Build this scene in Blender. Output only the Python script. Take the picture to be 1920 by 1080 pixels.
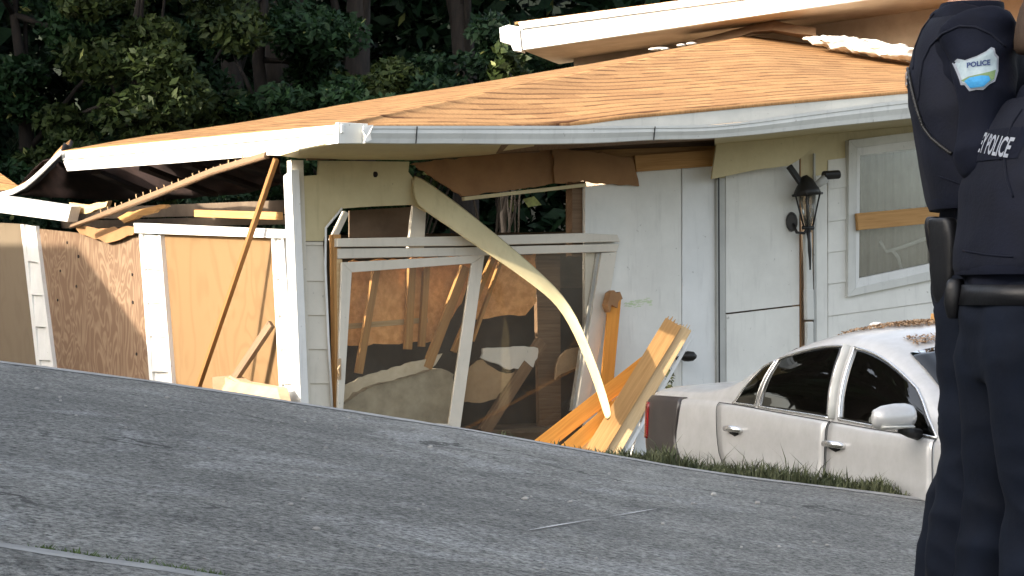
import bpy, bmesh, math, random
random.seed(7)
from mathutils import Vector, Matrix, noise
from mathutils.bvhtree import BVHTree
R = math.radians
scene = bpy.context.scene
COL = scene.collection
for o in list(bpy.data.objects):
    bpy.data.objects.remove(o)

# ------------------------------------------------------------------ camera, sky, sun
FPX = 4000.0          # focal length in pixels of the 1920 px wide photograph
ZC = 1.5              # eye height
cam_d = bpy.data.cameras.new('camera')
cam = bpy.data.objects.new('camera', cam_d)
COL.objects.link(cam)
cam.location = (0, 0, ZC)
cam.rotation_euler = (R(90), 0, 0)
cam_d.sensor_width = 36.0
cam_d.lens = FPX / 1920 * 36.0
cam_d.clip_start = 0.05
cam_d.clip_end = 1500
scene.camera = cam

SUN_H = Vector((-0.905, -0.426, 0)).normalized()
SUN_EL = R(23)
S = Vector((SUN_H.x * math.cos(SUN_EL), SUN_H.y * math.cos(SUN_EL), math.sin(SUN_EL)))
world = bpy.data.worlds.new("World")
scene.world = world
world.use_nodes = True
nt = world.node_tree
sky = nt.nodes.new('ShaderNodeTexSky')
sky.sky_type = 'NISHITA'
sky.sun_disc = False
sky.sun_elevation = SUN_EL
sky.sun_rotation = math.atan2(SUN_H.x, SUN_H.y)
sky.air_density = 1.0
sky.dust_density = 4.0
sky.ozone_density = 0.3
hs = nt.nodes.new('ShaderNodeHueSaturation')
hs.inputs['Saturation'].default_value = 0.55
nt.links.new(sky.outputs[0], hs.inputs['Color'])
nt.links.new(hs.outputs[0], nt.nodes['Background'].inputs[0])
nt.nodes['Background'].inputs[1].default_value = 0.15
sl = bpy.data.lights.new('sun', 'SUN')
sl.energy = 2.8
sl.angle = R(0.5)
sl.color = (1.0, 0.89, 0.73)
sun = bpy.data.objects.new('sun', sl)
COL.objects.link(sun)
sun.rotation_euler = S.to_track_quat('Z', 'Y').to_euler()
sun.location = (-20, -10, 20)
scene.view_settings.view_transform = 'Standard'
scene.view_settings.look = 'None'
scene.view_settings.exposure = 1.9
scene.view_settings.gamma = 1
scene.render.engine = 'CYCLES'
scene.cycles.max_bounces = 8

# ------------------------------------------------------------------ helpers
ORG = {}
def link(o):
    COL.objects.link(o)
    return o
def tag(o, label=None, cat=None, group=None, kind=None):
    if label: o['label'] = label
    if cat: o['category'] = cat
    if group: o['group'] = group
    if kind: o['kind'] = kind
    return o
def thing(name, loc, label, cat, group=None):
    o = bpy.data.objects.new(name, None)
    o.empty_display_size = 0.2
    link(o)
    o.location = loc
    ORG[o] = Vector(loc)
    return tag(o, label, cat, group)

class MB:
    def __init__(s):
        s.v = []; s.f = []; s.uv = []; s.mi = []
    def face(s, pts, uvs=None, mi=0):
        i = len(s.v)
        s.v += [Vector(p) for p in pts]
        s.f.append(list(range(i, i + len(pts))))
        s.uv.append(uvs or [(0, 0)] * len(pts)); s.mi.append(mi)
    def prism(s, pts, vec, mi=0):
        """solid from an outline and its thickness vector; uv in metres, u along outline's first edge"""
        pts = [Vector(p) for p in pts]; vec = Vector(vec)
        n = len(pts); i = len(s.v)
        o = pts[0]
        w = vec.normalized()
        e = Vector((0, 0, 1)) - w * w.z
        if e.length < 0.2: e = Vector((1, 0, 0)) - w * w.x
        e.normalize(); du = e.cross(w)
        uvw = lambda p: (p.dot(du), p.dot(e))
        s.v += pts + [p + vec for p in pts]
        s.f.append(list(range(i, i + n))); s.uv.append([uvw(p) for p in pts]); s.mi.append(mi)
        s.f.append(list(range(i + 2 * n - 1, i + n - 1, -1))); s.uv.append([uvw(p) for p in reversed(pts)]); s.mi.append(mi)
        for k in range(n):
            k2 = (k + 1) % n
            s.f.append([i + k2, i + k, i + n + k, i + n + k2])
            a, b = uvw(pts[k2]), uvw(pts[k]); t = vec.length
            s.uv.append([a, b, (b[0] + t, b[1] + t), (a[0] + t, a[1] + t)]); s.mi.append(mi)
    def beam(s, p0, p1, w, h, side=None, w1=None, h1=None):
        """square-cut timber from p0 to p1; side = direction of the width w"""
        p0 = Vector(p0); p1 = Vector(p1); ax = (p1 - p0); L = ax.length; ax.normalize()
        sd = Vector(side) if side is not None else Vector((0, -1, 0))
        sd = sd - ax * sd.dot(ax); sd.normalize(); up = ax.cross(sd)
        w1 = w if w1 is None else w1; h1 = h if h1 is None else h1
        i = len(s.v); ru = random.random() * 9; rv = random.random() * 9
        for p, ww, hh in ((p0, w, h), (p1, w1, h1)):
            for a, b in ((-1, -1), (1, -1), (1, 1), (-1, 1)):
                s.v.append(p + sd * a * ww / 2 + up * b * hh / 2)
        per = [0, w, w + h, 2 * w + h, 2 * w + 2 * h]
        for k in range(4):
            k2 = (k + 1) % 4
            s.f.append([i + k, i + k2, i + 4 + k2, i + 4 + k])
            s.uv.append([(ru, rv + per[k]), (ru, rv + per[k + 1]), (ru + L, rv + per[k + 1]), (ru + L, rv + per[k])]); s.mi.append(0)
        s.f.append([i + 3, i + 2, i + 1, i]); s.uv.append([(ru, rv), (ru + .01, rv + .05), (ru + .02, rv + .1), (ru, rv + .1)]); s.mi.append(0)
        s.f.append([i + 4, i + 5, i + 6, i + 7]); s.uv.append([(ru, rv), (ru + .01, rv + .05), (ru + .02, rv + .1), (ru, rv + .1)]); s.mi.append(0)
    def loft(s, rings, cap=True, closed=True):
        i = len(s.v); n = len(rings[0])
        for r in rings: s.v += [Vector(p) for p in r]
        for a in range(len(rings) - 1):
            for k in range(n if closed else n - 1):
                k2 = (k + 1) % n
                s.f.append([i + a * n + k, i + a * n + k2, i + (a + 1) * n + k2, i + (a + 1) * n + k])
                s.uv.append([(a, k), (a, k + 1), (a + 1, k + 1), (a + 1, k)]); s.mi.append(0)
        if cap and closed:
            s.f.append([i + k for k in range(n - 1, -1, -1)]); s.uv.append([(0, 0)] * n); s.mi.append(0)
            j = i + (len(rings) - 1) * n
            s.f.append([j + k for k in range(n)]); s.uv.append([(0, 0)] * n); s.mi.append(0)
    def tube(s, pts, radii, n=10, flat=1.0, ref=None):
        pts = [Vector(p) for p in pts]
        if not hasattr(radii, '__len__'): radii = [radii] * len(pts)
        rings = []
        prev = Vector(ref) if ref is not None else None
        for k, p in enumerate(pts):
            a = pts[min(k + 1, len(pts) - 1)] - pts[max(k - 1, 0)]
            a.normalize()
            if prev is None:
                prev = Vector((0, 0, 1)) if abs(a.z) < .9 else Vector((1, 0, 0))
            u = prev - a * prev.dot(a); u.normalize(); prev = u
            w = a.cross(u)
            r = radii[k]
            rings.append([p + u * math.cos(t) * r + w * math.sin(t) * r * flat for t in [2 * math.pi * j / n for j in range(n)]])
        s.loft(rings)
    def ball(s, c, r, n=12, m=8):
        c = Vector(c); r = Vector(r) if hasattr(r, '__len__') else Vector((r, r, r))
        rings = []
        for a in range(1, m):
            t = math.pi * a / m
            rings.append([c + Vector((r.x * math.sin(t) * math.cos(2 * math.pi * j / n), r.y * math.sin(t) * math.sin(2 * math.pi * j / n), r.z * math.cos(t))) for j in range(n)])
        s.loft(rings[::-1])
    def build(s, name, mats, parent=None, smooth=False, bevel=0, label=None, cat=None, group=None, kind=None, merge=False, solid=0, subsurf=0):
        if parent is not None:
            org = ORG[parent]
        else:
            zs = min(p.z for p in s.v)
            org = Vector((sum(p.x for p in s.v) / len(s.v), sum(p.y for p in s.v) / len(s.v), zs))
        me = bpy.data.meshes.new(name)
        me.from_pydata([p - org for p in s.v], [], s.f)
        ul = me.uv_layers.new(name='UVMap')
        li = 0
        for uvs in s.uv:
            for q in uvs:
                ul.data[li].uv = q; li += 1
        for k, p in enumerate(me.polygons):
            p.material_index = s.mi[k]; p.use_smooth = smooth
        bm = bmesh.new(); bm.from_mesh(me)
        if merge: bmesh.ops.remove_doubles(bm, verts=bm.verts, dist=1e-4)
        bmesh.ops.recalc_face_normals(bm, faces=bm.faces)
        bm.to_mesh(me); bm.free()
        for m in (mats if isinstance(mats, (list, tuple)) else [mats]): me.materials.append(m)
        o = bpy.data.objects.new(name, me); link(o)
        ORG[o] = org
        if parent is not None: o.parent = parent
        else: o.location = org
        if solid:
            md = o.modifiers.new('Solid', 'SOLIDIFY'); md.thickness = solid; md.offset = 0
        if bevel:
            md = o.modifiers.new('Bevel', 'BEVEL'); md.width = bevel; md.segments = 2; md.limit_method = 'ANGLE'; md.angle_limit = R(50)
        if subsurf:
            md = o.modifiers.new('Sub', 'SUBSURF'); md.levels = subsurf; md.render_levels = subsurf
        return tag(o, label, cat, group, kind)

def catmull(tab, x):
    if x <= tab[0][0]: return tab[0][1]
    if x >= tab[-1][0]: return tab[-1][1]
    for k in range(len(tab) - 1):
        if tab[k][0] <= x <= tab[k + 1][0]: break
    x0, y0 = tab[k]; x1, y1 = tab[k + 1]
    def slope(i):
        a = max(i - 1, 0); b = min(i + 1, len(tab) - 1)
        return (tab[b][1] - tab[a][1]) / (tab[b][0] - tab[a][0])
    h = x1 - x0; t = (x - x0) / h
    m0, m1 = slope(k) * h, slope(k + 1) * h
    return (2*t**3 - 3*t*t + 1) * y0 + (t**3 - 2*t*t + t) * m0 + (-2*t**3 + 3*t*t) * y1 + (t**3 - t*t) * m1
def lerp(a, b, t): return a + (b - a) * t
def sstep(a, b, x):
    t = min(1, max(0, (x - a) / (b - a))); return t * t * (3 - 2 * t)

# ------------------------------------------------------------------ materials
def base(name):
    m = bpy.data.materials.new(name); m.use_nodes = True
    return m, m.node_tree, m.node_tree.nodes['Principled BSDF']
def ramp(nt, fac, stops):
    r = nt.nodes.new('ShaderNodeValToRGB')
    el = r.color_ramp.elements
    while len(el) < len(stops): el.new(0.5)
    for e, (p, c) in zip(el, stops):
        e.position = p; e.color = (c[0], c[1], c[2], 1)
    nt.links.new(fac, r.inputs[0])
    return r.outputs[0]
def coords(nt, kind='Object', scale=(1, 1, 1), rot=(0, 0, 0)):
    t = nt.nodes.new('ShaderNodeTexCoord'); mp = nt.nodes.new('ShaderNodeMapping')
    mp.inputs['Scale'].default_value = scale; mp.inputs['Rotation'].default_value = rot
    nt.links.new(t.outputs[kind], mp.inputs[0]); return mp.outputs[0]
def noise_n(nt, vec, scale, detail=6, rough=.6, dist=0):
    n = nt.nodes.new('ShaderNodeTexNoise')
    n.inputs['Scale'].default_value = scale; n.inputs['Detail'].default_value = detail
    n.inputs['Roughness'].default_value = rough; n.inputs['Distortion'].default_value = dist
    nt.links.new(vec, n.inputs['Vector']); return n.outputs['Fac']
def math_n(nt, op, a, b=None):
    m = nt.nodes.new('ShaderNodeMath'); m.operation = op
    for k, q in enumerate((a, b)):
        if q is None: continue
        if isinstance(q, (int, float)): m.inputs[k].default_value = q
        else: nt.links.new(q, m.inputs[k])
    return m.outputs[0]
def mixc(nt, fac, a, b, mode='MIX'):
    m = nt.nodes.new('ShaderNodeMix'); m.data_type = 'RGBA'; m.blend_type = mode
    for idx, q in ((0, fac), (6, a), (7, b)):
        if isinstance(q, (int, float)): m.inputs[idx].default_value = q
        elif isinstance(q, (tuple, list)): m.inputs[idx].default_value = (q[0], q[1], q[2], 1)
        else: nt.links.new(q, m.inputs[idx])
    return m.outputs[2]
def bump_n(nt, bs, h, strength, dist=0.01):
    b = nt.nodes.new('ShaderNodeBump'); b.inputs['Strength'].default_value = strength; b.inputs['Distance'].default_value = dist
    nt.links.new(h, b.inputs['Height']); nt.links.new(b.outputs[0], bs.inputs['Normal'])
def paint(name, c, c2=None, rough=.6, scale=3, bump=.15, bscale=60, metallic=0, lo=.35, hi=.7, coord='Object', stretch=(1, 1, 1), spec=.4):
    m, nt, b = base(name)
    v = coords(nt, coord, stretch)
    n = noise_n(nt, v, scale, 8, .65)
    c2 = c2 or tuple(q * .82 for q in c)
    col = ramp(nt, n, [(lo, c2), (hi, c)])
    nt.links.new(col, b.inputs['Base Color'])
    b.inputs['Roughness'].default_value = rough; b.inputs['Metallic'].default_value = metallic
    b.inputs['Specular IOR Level'].default_value = spec
    if bump:
        bump_n(nt, b, noise_n(nt, v, bscale, 4, .6), bump, .004)
    return m
def wood(name, c, c2, rough=.7, gs=28, stain=.3):
    m, nt, b = base(name)
    v = coords(nt, 'UV', (1.2, gs, 1)); v2 = coords(nt, 'UV', (2, 5, 1))
    g = noise_n(nt, v, 1.6, 8, .62, .6)
    col = ramp(nt, g, [(.3, c2), (.68, c)])
    w = nt.nodes.new('ShaderNodeTexVoronoi'); w.inputs['Scale'].default_value = 1.1
    nt.links.new(v2, w.inputs['Vector'])
    knot = math_n(nt, 'LESS_THAN', w.outputs['Distance'], .07)
    col = mixc(nt, math_n(nt, 'MULTIPLY', knot, .6), col, tuple(q * .35 for q in c2))
    blot = noise_n(nt, v2, 1.0, 4)
    col = mixc(nt, math_n(nt, 'MULTIPLY', blot, stain), col, c2)
    nt.links.new(col, b.inputs['Base Color'])
    b.inputs['Roughness'].default_value = rough; b.inputs['Specular IOR Level'].default_value = .25
    bump_n(nt, b, g, .35, .004)
    return m
def plywood(name, c, c2, contrast=.5, freq=9, scale=1.3):
    m, nt, b = base(name)
    v = coords(nt, 'UV', (1.0, .55, 1))
    n = noise_n(nt, v, scale, 2.5, .5, .8)
    saw = math_n(nt, 'PINGPONG', math_n(nt, 'MULTIPLY', n, freq), .5)
    fine = noise_n(nt, coords(nt, 'UV', (60, 5, 1)), 1.0, 5)
    big = noise_n(nt, v, .9, 4)
    col = ramp(nt, saw, [(.05, c2), (.3, c)])
    col = mixc(nt, contrast, c, col)
    col = mixc(nt, math_n(nt, 'MULTIPLY', fine, .3), col, c2)
    col = mixc(nt, math_n(nt, 'MULTIPLY', big, .4), col, tuple(q * .7 for q in c))
    nt.links.new(col, b.inputs['Base Color'])
    b.inputs['Roughness'].default_value = .8; b.inputs['Specular IOR Level'].default_value = .2
    bump_n(nt, b, saw, .2, .003)
    return m
def glass(name, tint, refl=.5, rough=.02, clear=1.0):
    m = bpy.data.materials.new(name); m.use_nodes = True; nt = m.node_tree; nt.nodes.clear()
    out = nt.nodes.new('ShaderNodeOutputMaterial'); mx = nt.nodes.new('ShaderNodeMixShader')
    tr = nt.nodes.new('ShaderNodeBsdfTransparent'); gl = nt.nodes.new('ShaderNodeBsdfGlossy'); df = nt.nodes.new('ShaderNodeBsdfDiffuse')
    tr.inputs[0].default_value = (*tint, 1); gl.inputs['Roughness'].default_value = rough
    df.inputs[0].default_value = (.45, .42, .36, 1)
    fr = nt.nodes.new('ShaderNodeFresnel'); fr.inputs[0].default_value = 1.5
    mx2 = nt.nodes.new('ShaderNodeMixShader')
    dn = noise_n(nt, coords(nt, 'Object'), 2.2, 5, .6)
    mx2.inputs[0].default_value = 1 - clear
    if clear < 1: nt.links.new(math_n(nt, 'MULTIPLY', dn, (1 - clear) * 2), mx2.inputs[0])
    nt.links.new(tr.outputs[0], mx2.inputs[1]); nt.links.new(df.outputs[0], mx2.inputs[2])
    nt.links.new(math_n(nt, 'MULTIPLY', fr.outputs[0], refl * 2), mx.inputs[0])
    nt.links.new(mx2.outputs[0], mx.inputs[1]); nt.links.new(gl.outputs[0], mx.inputs[2])
    nt.links.new(mx.outputs[0], out.inputs[0])
    return m
def shingles(name):
    m, nt, b = base(name)
    v = coords(nt, 'UV')
    wob = noise_n(nt, v, .9, 4, .6)
    wob2 = noise_n(nt, coords(nt, 'UV', (1.6, 9, 1)), 2.0, 4, .6)
    vm = nt.nodes.new('ShaderNodeVectorMath'); vm.operation = 'ADD'
    cx = nt.nodes.new('ShaderNodeCombineXYZ')
    nt.links.new(math_n(nt, 'ADD', math_n(nt, 'MULTIPLY', wob, .16), math_n(nt, 'MULTIPLY', wob2, .020)), cx.inputs[1])
    nt.links.new(v, vm.inputs[0]); nt.links.new(cx.outputs[0], vm.inputs[1])
    br = nt.nodes.new('ShaderNodeTexBrick')
    br.offset = .41; br.offset_frequency = 2; br.inputs['Scale'].default_value = 1.0
    br.inputs['Brick Width'].default_value = .33; br.inputs['Row Height'].default_value = .21
    br.inputs['Mortar Size'].default_value = .003; br.inputs['Mortar Smooth'].default_value = .6
    br.inputs['Bias'].default_value = 0
    br.inputs['Color1'].default_value = (.30, .168, .074, 1); br.inputs['Color2'].default_value = (.20, .106, .046, 1)
    br.inputs['Mortar'].default_value = (.15, .07, .03, 1)
    nt.links.new(vm.outputs[0], br.inputs['Vector'])
    n1 = noise_n(nt, v, .8, 6, .7); n2 = noise_n(nt, v, 40, 3, .7); n3 = noise_n(nt, coords(nt, 'UV', (2.4, 8, 1)), 1.6, 5, .65)
    col = mixc(nt, math_n(nt, 'MULTIPLY', n1, .55), br.outputs['Color'], (.275, .163, .080))
    col = mixc(nt, .35, col, ramp(nt, n2, [(.3, (.25, .25, .25)), (.7, (.95, .95, .95))]), 'OVERLAY')
    sep = nt.nodes.new('ShaderNodeSeparateXYZ'); nt.links.new(vm.outputs[0], sep.inputs[0])
    fr_ = math_n(nt, 'FRACT', math_n(nt, 'DIVIDE', sep.outputs[1], .21))
    line = ramp(nt, fr_, [(.0, (1, 1, 1)), (.16, (.9, .9, .9)), (.38, (0, 0, 0))])
    b2 = nt.nodes.new('ShaderNodeTexBrick'); b2.offset = .37
    b2.inputs['Scale'].default_value = 1; b2.inputs['Brick Width'].default_value = .30; b2.inputs['Row Height'].default_value = .21; b2.inputs['Mortar Size'].default_value = 0
    b2.inputs['Color1'].default_value = (0, 0, 0, 1); b2.inputs['Color2'].default_value = (1, 1, 1, 1); b2.inputs['Mortar'].default_value = (0, 0, 0, 1)
    nt.links.new(vm.outputs[0], b2.inputs['Vector'])
    tab = ramp(nt, b2.outputs['Color'], [(.25, (.45, .45, .45)), (.60, (1, 1, 1))])
    amt = ramp(nt, n3, [(.36, (.45, .45, .45)), (.56, (1, 1, 1))])
    col = mixc(nt, math_n(nt, 'MULTIPLY', line, math_n(nt, 'MULTIPLY', amt, tab)), col, (.060, .024, .010))
    saw = math_n(nt, 'SUBTRACT', 1.0, fr_)
    nt.links.new(col, b.inputs['Base Color']); b.inputs['Roughness'].default_value = .95
    b.inputs['Specular IOR Level'].default_value = .1
    bump_n(nt, b, math_n(nt, 'ADD', saw, math_n(nt, 'MULTIPLY', n2, .4)), .6, .012)
    return m
def driveway_mat(name):
    m, nt, b = base(name)
    v = coords(nt, 'Object')
    n1 = noise_n(nt, v, .45, 5, .6); n2 = noise_n(nt, v, 3.2, 7, .72); n3 = noise_n(nt, v, 42, 4, .75); n4 = noise_n(nt, v, .95, 9, .72, .8)
    col = ramp(nt, n1, [(.32, (.140, .141, .134)), (.68, (.228, .228, .214))])
    col = mixc(nt, .6, col, ramp(nt, n2, [(.30, (.28, .28, .29)), (.70, (.74, .74, .73))]), 'OVERLAY')
    col = mixc(nt, ramp(nt, n4, [(.52, (0, 0, 0)), (.64, (.55, .55, .55))]), col, (.34, .345, .34))
    col = mixc(nt, .85, col, ramp(nt, n3, [(.35, (.09, .09, .095)), (.65, (.91, .91, .90))]), 'OVERLAY')
    for sc_, thr, am, cc in ((60, .15, .5, (.40, .40, .39)), (23, .11, .55, (.34, .33, .31)), (33, .12, .6, (.025, .025, .028))):
        vo = nt.nodes.new('ShaderNodeTexVoronoi'); vo.inputs['Scale'].default_value = sc_
        nt.links.new(v, vo.inputs['Vector'])
        col = mixc(nt, math_n(nt, 'MULTIPLY', math_n(nt, 'LESS_THAN', vo.outputs['Distance'], thr), am), col, cc)
    wv = nt.nodes.new('ShaderNodeVectorMath'); wv.operation = 'ADD'
    nz = nt.nodes.new('ShaderNodeTexNoise'); nz.inputs['Scale'].default_value = 2.2; nz.inputs['Detail'].default_value = 7
    nt.links.new(v, nz.inputs['Vector']); nt.links.new(nz.outputs['Color'], wv.inputs[0]); nt.links.new(v, wv.inputs[1])
    ck = nt.nodes.new('ShaderNodeTexVoronoi'); ck.feature = 'DISTANCE_TO_EDGE'; ck.inputs['Scale'].default_value = .42
    nt.links.new(wv.outputs[0], ck.inputs['Vector'])
    cm = ramp(nt, noise_n(nt, v, .7, 3), [(.50, (0, 0, 0)), (.60, (.75, .75, .75))])
    col = mixc(nt, math_n(nt, 'MULTIPLY', math_n(nt, 'LESS_THAN', ck.outputs['Distance'], .0075), cm), col, (.045, .045, .042))
    nt.links.new(col, b.inputs['Base Color']); b.inputs['Roughness'].default_value = .9
    b.inputs['Specular IOR Level'].default_value = .2
    h = math_n(nt, 'ADD', n3, math_n(nt, 'MULTIPLY', n2, 2.5))
    bump_n(nt, b, h, 1.0, .03)
    return m
def leaf_mat(name, c, c2, rough=.55):
    m, nt, b = base(name)
    v = coords(nt, 'Object')
    n = noise_n(nt, v, 1.4, 3); n2 = noise_n(nt, v, 14, 2)
    col = ramp(nt, math_n(nt, 'ADD', math_n(nt, 'MULTIPLY', n, .5), math_n(nt, 'MULTIPLY', n2, .5)), [(.38, c2), (.62, c)])
    nt.links.new(col, b.inputs['Base Color']); b.inputs['Roughness'].default_value = rough
    b.inputs['Specular IOR Level'].default_value = .12
    return m
def siding_mat(name, c, c2):
    m, nt, b = base(name)
    v = coords(nt, 'Object'); vs = coords(nt, 'Object', (6, 6, .7))
    n = noise_n(nt, v, 2.2, 7, .65); st = noise_n(nt, vs, 2.5, 5, .6)
    col = ramp(nt, n, [(.3, c2), (.65, c)])
    col = mixc(nt, ramp(nt, st, [(.55, (0, 0, 0)), (.8, (.35, .35, .35))]), col, tuple(q * .6 for q in c2))
    sp = noise_n(nt, v, 22, 2, .5)
    col = mixc(nt, ramp(nt, sp, [(.72, (0, 0, 0)), (.78, (.5, .5, .5))]), col, (.18, .16, .13))
    nt.links.new(col, b.inputs['Base Color']); b.inputs['Roughness'].default_value = .55
    b.inputs['Specular IOR Level'].default_value = .35
    bump_n(nt, b, noise_n(nt, v, 25, 5), .12, .004)
    return m

WHITE = siding_mat('white_paint', (.74, .74, .72), (.62, .62, .60))
WALLW = siding_mat('pale_wall_paint', (.74, .73, .68), (.64, .63, .585))
CREAM_BOUNCE = siding_mat('cream_bounce_paint', (.60, .52, .31), (.50, .42, .24))  # warm light bounced under the eaves is put into this colour
BEIGE = siding_mat('beige_siding', (.66, .61, .52), (.56, .52, .44))  # white corner boards and siding, their warm shaded tone put into the colour
TRIMG = siding_mat('grey_trim', (.47, .47, .44), (.37, .37, .35))
GUTTER = siding_mat('gutter_paint', (.64, .64, .60), (.53, .53, .50))
BROWN = paint('brown_board', (.34, .185, .080), (.24, .125, .055), .8, 2.5, .2, 50)
LUMBER = wood('fresh_lumber', (.54, .31, .12), (.36, .185, .065))
ORANGE = wood('orange_lumber', (.66, .30, .055), (.46, .18, .03))
OLDWOOD = wood('weathered_wood', (.25, .165, .10), (.14, .085, .05))
PALEWOOD = wood('pale_wood', (.62, .46, .26), (.45, .30, .15))
PLY_A = plywood('swirled_plywood', (.150, .092, .058), (.275, .195, .130), .85, 12, 2.2)
PLY_B = plywood('plain_plywood', (.215, .135, .066), (.160, .090, .040), .45, 8, 1.2)
PLY_C = plywood('grey_plywood', (.19, .150, .105), (.14, .105, .070), .3, 7, 1.0)
OSB = paint('osb_sheet', (.90, .47, .19), (.68, .32, .11), .85, 14, .4, 60, lo=.38, hi=.6)
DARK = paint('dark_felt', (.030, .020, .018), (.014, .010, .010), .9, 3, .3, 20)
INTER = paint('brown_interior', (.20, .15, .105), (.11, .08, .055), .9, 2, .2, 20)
DRYWALL = paint('broken_drywall', (.76, .70, .58), (.58, .50, .38), .9, 4, .3, 30)
TANBOARD = paint('tan_board', (.47, .345, .215), (.31, .21, .12), .85, 3, .3, 30)
TANSOFFIT = paint('tan_soffit', (.60, .47, .34), (.44, .33, .23), .85, 2.2, .25, 25)
SHINGLE = shingles('tan_shingles')
DRIVE = driveway_mat('worn_asphalt')
SOIL = paint('dark_soil', (.07, .065, .04), (.035, .035, .022), .95, 3, .5, 25)
EDGE = paint('driveway_edge_concrete', (.30, .30, .285), (.20, .20, .195), .9, 9, .4, 60)
MOSS = leaf_mat('moss', (.09, .13, .035), (.05, .08, .025))
GRASSM = leaf_mat('dry_grass', (.135, .140, .075), (.055, .068, .034), .8)
LEAF1 = leaf_mat('leaf_green', (.019, .044, .015), (.006, .018, .008))
LEAF2 = leaf_mat('leaf_olive', (.036, .050, .013), (.011, .021, .007))
LEAF3 = leaf_mat('leaf_dark', (.012, .030, .012), (.004, .013, .006))
LEAF_GLINT = leaf_mat('leaf_glint', (.20, .22, .07), (.12, .13, .05))  # paler leaf colour standing in for sunlit glints in the crowns
BARK = paint('bark', (.030, .023, .018), (.012, .010, .009), .95, 6, .6, 20, stretch=(3, 3, .6))
BLACK = paint('black_metal', (.020, .019, .018), (.010, .010, .010), .45, 8, .2, 40)
INSUL = paint('white_insulation', (.82, .80, .76), (.62, .58, .52), .95, 6, .6, 14)
CURTAIN = paint('grey_curtain', (.40, .375, .34), (.30, .28, .25), .9, 5, .1, 30)
PANE = glass('door_glass', (.97, .95, .91), .18, .02, .955)
WPANE = glass('window_glass', (.85, .86, .84), .35, .03, .9)
CARGLASS = glass('car_glass', (.10, .095, .09), .75, .015)
RED = paint('red_lens', (.22, .01, .01), (.12, .006, .006), .2, 4, 0)
RUBBER = paint('rubber', (.02, .02, .02), (.012, .012, .012), .8, 5, .2)
GLASSL = glass('lantern_glass', (.7, .72, .7), .4, .1, .8)

def car_paint():
    m, nt, b = base('silver_paint')
    v = coords(nt, 'Object')
    n = noise_n(nt, v, 6, 7, .7)
    col = ramp(nt, n, [(.35, (.41, .405, .395)), (.65, (.47, .467, .46))])
    nt.links.new(col, b.inputs['Base Color'])
    b.inputs['Metallic'].default_value = .25
    nt.links.new(ramp(nt, n, [(.3, (.42, .42, .42)), (.7, (.28, .28, .28))]), b.inputs['Roughness'])
    b.inputs['Coat Weight'].default_value = .5; b.inputs['Coat Roughness'].default_value = .12
    return m
CARP = car_paint()
CHROME, _nt, _b = base('bright_trim')
_b.inputs['Base Color'].default_value = (.75, .74, .72, 1); _b.inputs['Metallic'].default_value = .85; _b.inputs['Roughness'].default_value = .22
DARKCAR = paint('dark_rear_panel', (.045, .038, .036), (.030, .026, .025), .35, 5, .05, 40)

# ------------------------------------------------------------------ picture rays and the house's planes
CAMP = Vector((0, 0, ZC))
def ray(px, py): return Vector(((px - 960) / FPX, 1, (540 - py) / FPX))
def P(px, py, Y): return CAMP + ray(px, py) * Y
def hit(px, py, o, n):
    r = ray(px, py)
    return CAMP + r * ((o - CAMP).dot(n) / r.dot(n))
BETA = R(30)
dF = Vector((math.cos(BETA), math.sin(BETA), 0))
dL = Vector((-math.sin(BETA), math.cos(BETA), 0))
C0 = P(543, 300, 19.0)
aD = (P(562, 770, 19.0) - C0).normalized()
nF = dF.cross(aD).normalized()
if nF.y > 0: nF = -nF
nL = dL.cross(aD).normalized()
if nL.x > 0: nL = -nL
def PF(px, py, off=0.0): return hit(px, py, C0 + nF * off, nF)
def PL(px, py, off=0.0): return hit(px, py, C0 + nL * off, nL)
def slabF(mb, pts, off, th): mb.prism([PF(x, y, off) for x, y in pts], -nF * th)
def slabL(mb, pts, off, th): mb.prism([PL(x, y, off) for x, y in pts], -nL * th)

def rag(pts, amp=2.8, step=9):
    out = []
    for k in range(len(pts)):
        a, b = pts[k], pts[(k + 1) % len(pts)]
        L_ = math.hypot(b[0] - a[0], b[1] - a[1]); n_ = max(1, int(L_ / step))
        for j in range(n_):
            x, y = lerp(a[0], b[0], j / n_), lerp(a[1], b[1], j / n_)
            out.append((x + amp * noise.noise(Vector((x * .31, y * .31, 1))) * 1.4, y + amp * noise.noise(Vector((x * .29, y * .33, 7))) * 1.8))
    return out
# ------------------------------------------------------------------ ground, driveway
def Dr(x, y):
    xx = max(-9.0, min(9.0, x))
    d = -.873 - .155 * xx - .003 * xx * xx
    d += .055 * sstep(.9, 2.6, x)
    lvl = -.87
    w = sstep(.1, .8, x) * sstep(7.2, 5.6, y)
    d = lerp(d, lvl, w)
    if y < 5.3: d -= (5.3 - y) * .125
    d += .014 * noise.noise(Vector((x * .8, y * .5, 0)))
    return d
def crestY(x): return 12.5 - .45 * sstep(-.5, 1.6, x) + .05 * noise.noise(Vector((x * 1.3, 7, 0))) + .035 * noise.noise(Vector((x * 6.0, 3, 0)))
def Hse(x): return lerp(-1.42, -1.69, sstep(-.3, 1.0, x))
def G(x, y):
    cy = crestY(x)
    d = Dr(x, min(y, cy))
    g = lerp(d, Hse(x), sstep(cy + .15, cy + 1.5, y)) if y > cy else d
    if y > 30: g += (y - 30) * .16
    return g + ZC
def grid_sheet(xs, ys, zf):
    mb = MB()
    idx = {}
    for i, x in enumerate(xs):
        for j, y in enumerate(ys):
            idx[i, j] = len(mb.v); mb.v.append(Vector((x, y, zf(x, y))))
    for i in range(len(xs) - 1):
        for j in range(len(ys) - 1):
            mb.f.append([idx[i, j], idx[i + 1, j], idx[i + 1, j + 1], idx[i, j + 1]])
            mb.uv.append([(0, 0)] * 4); mb.mi.append(0)
    return mb
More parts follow.
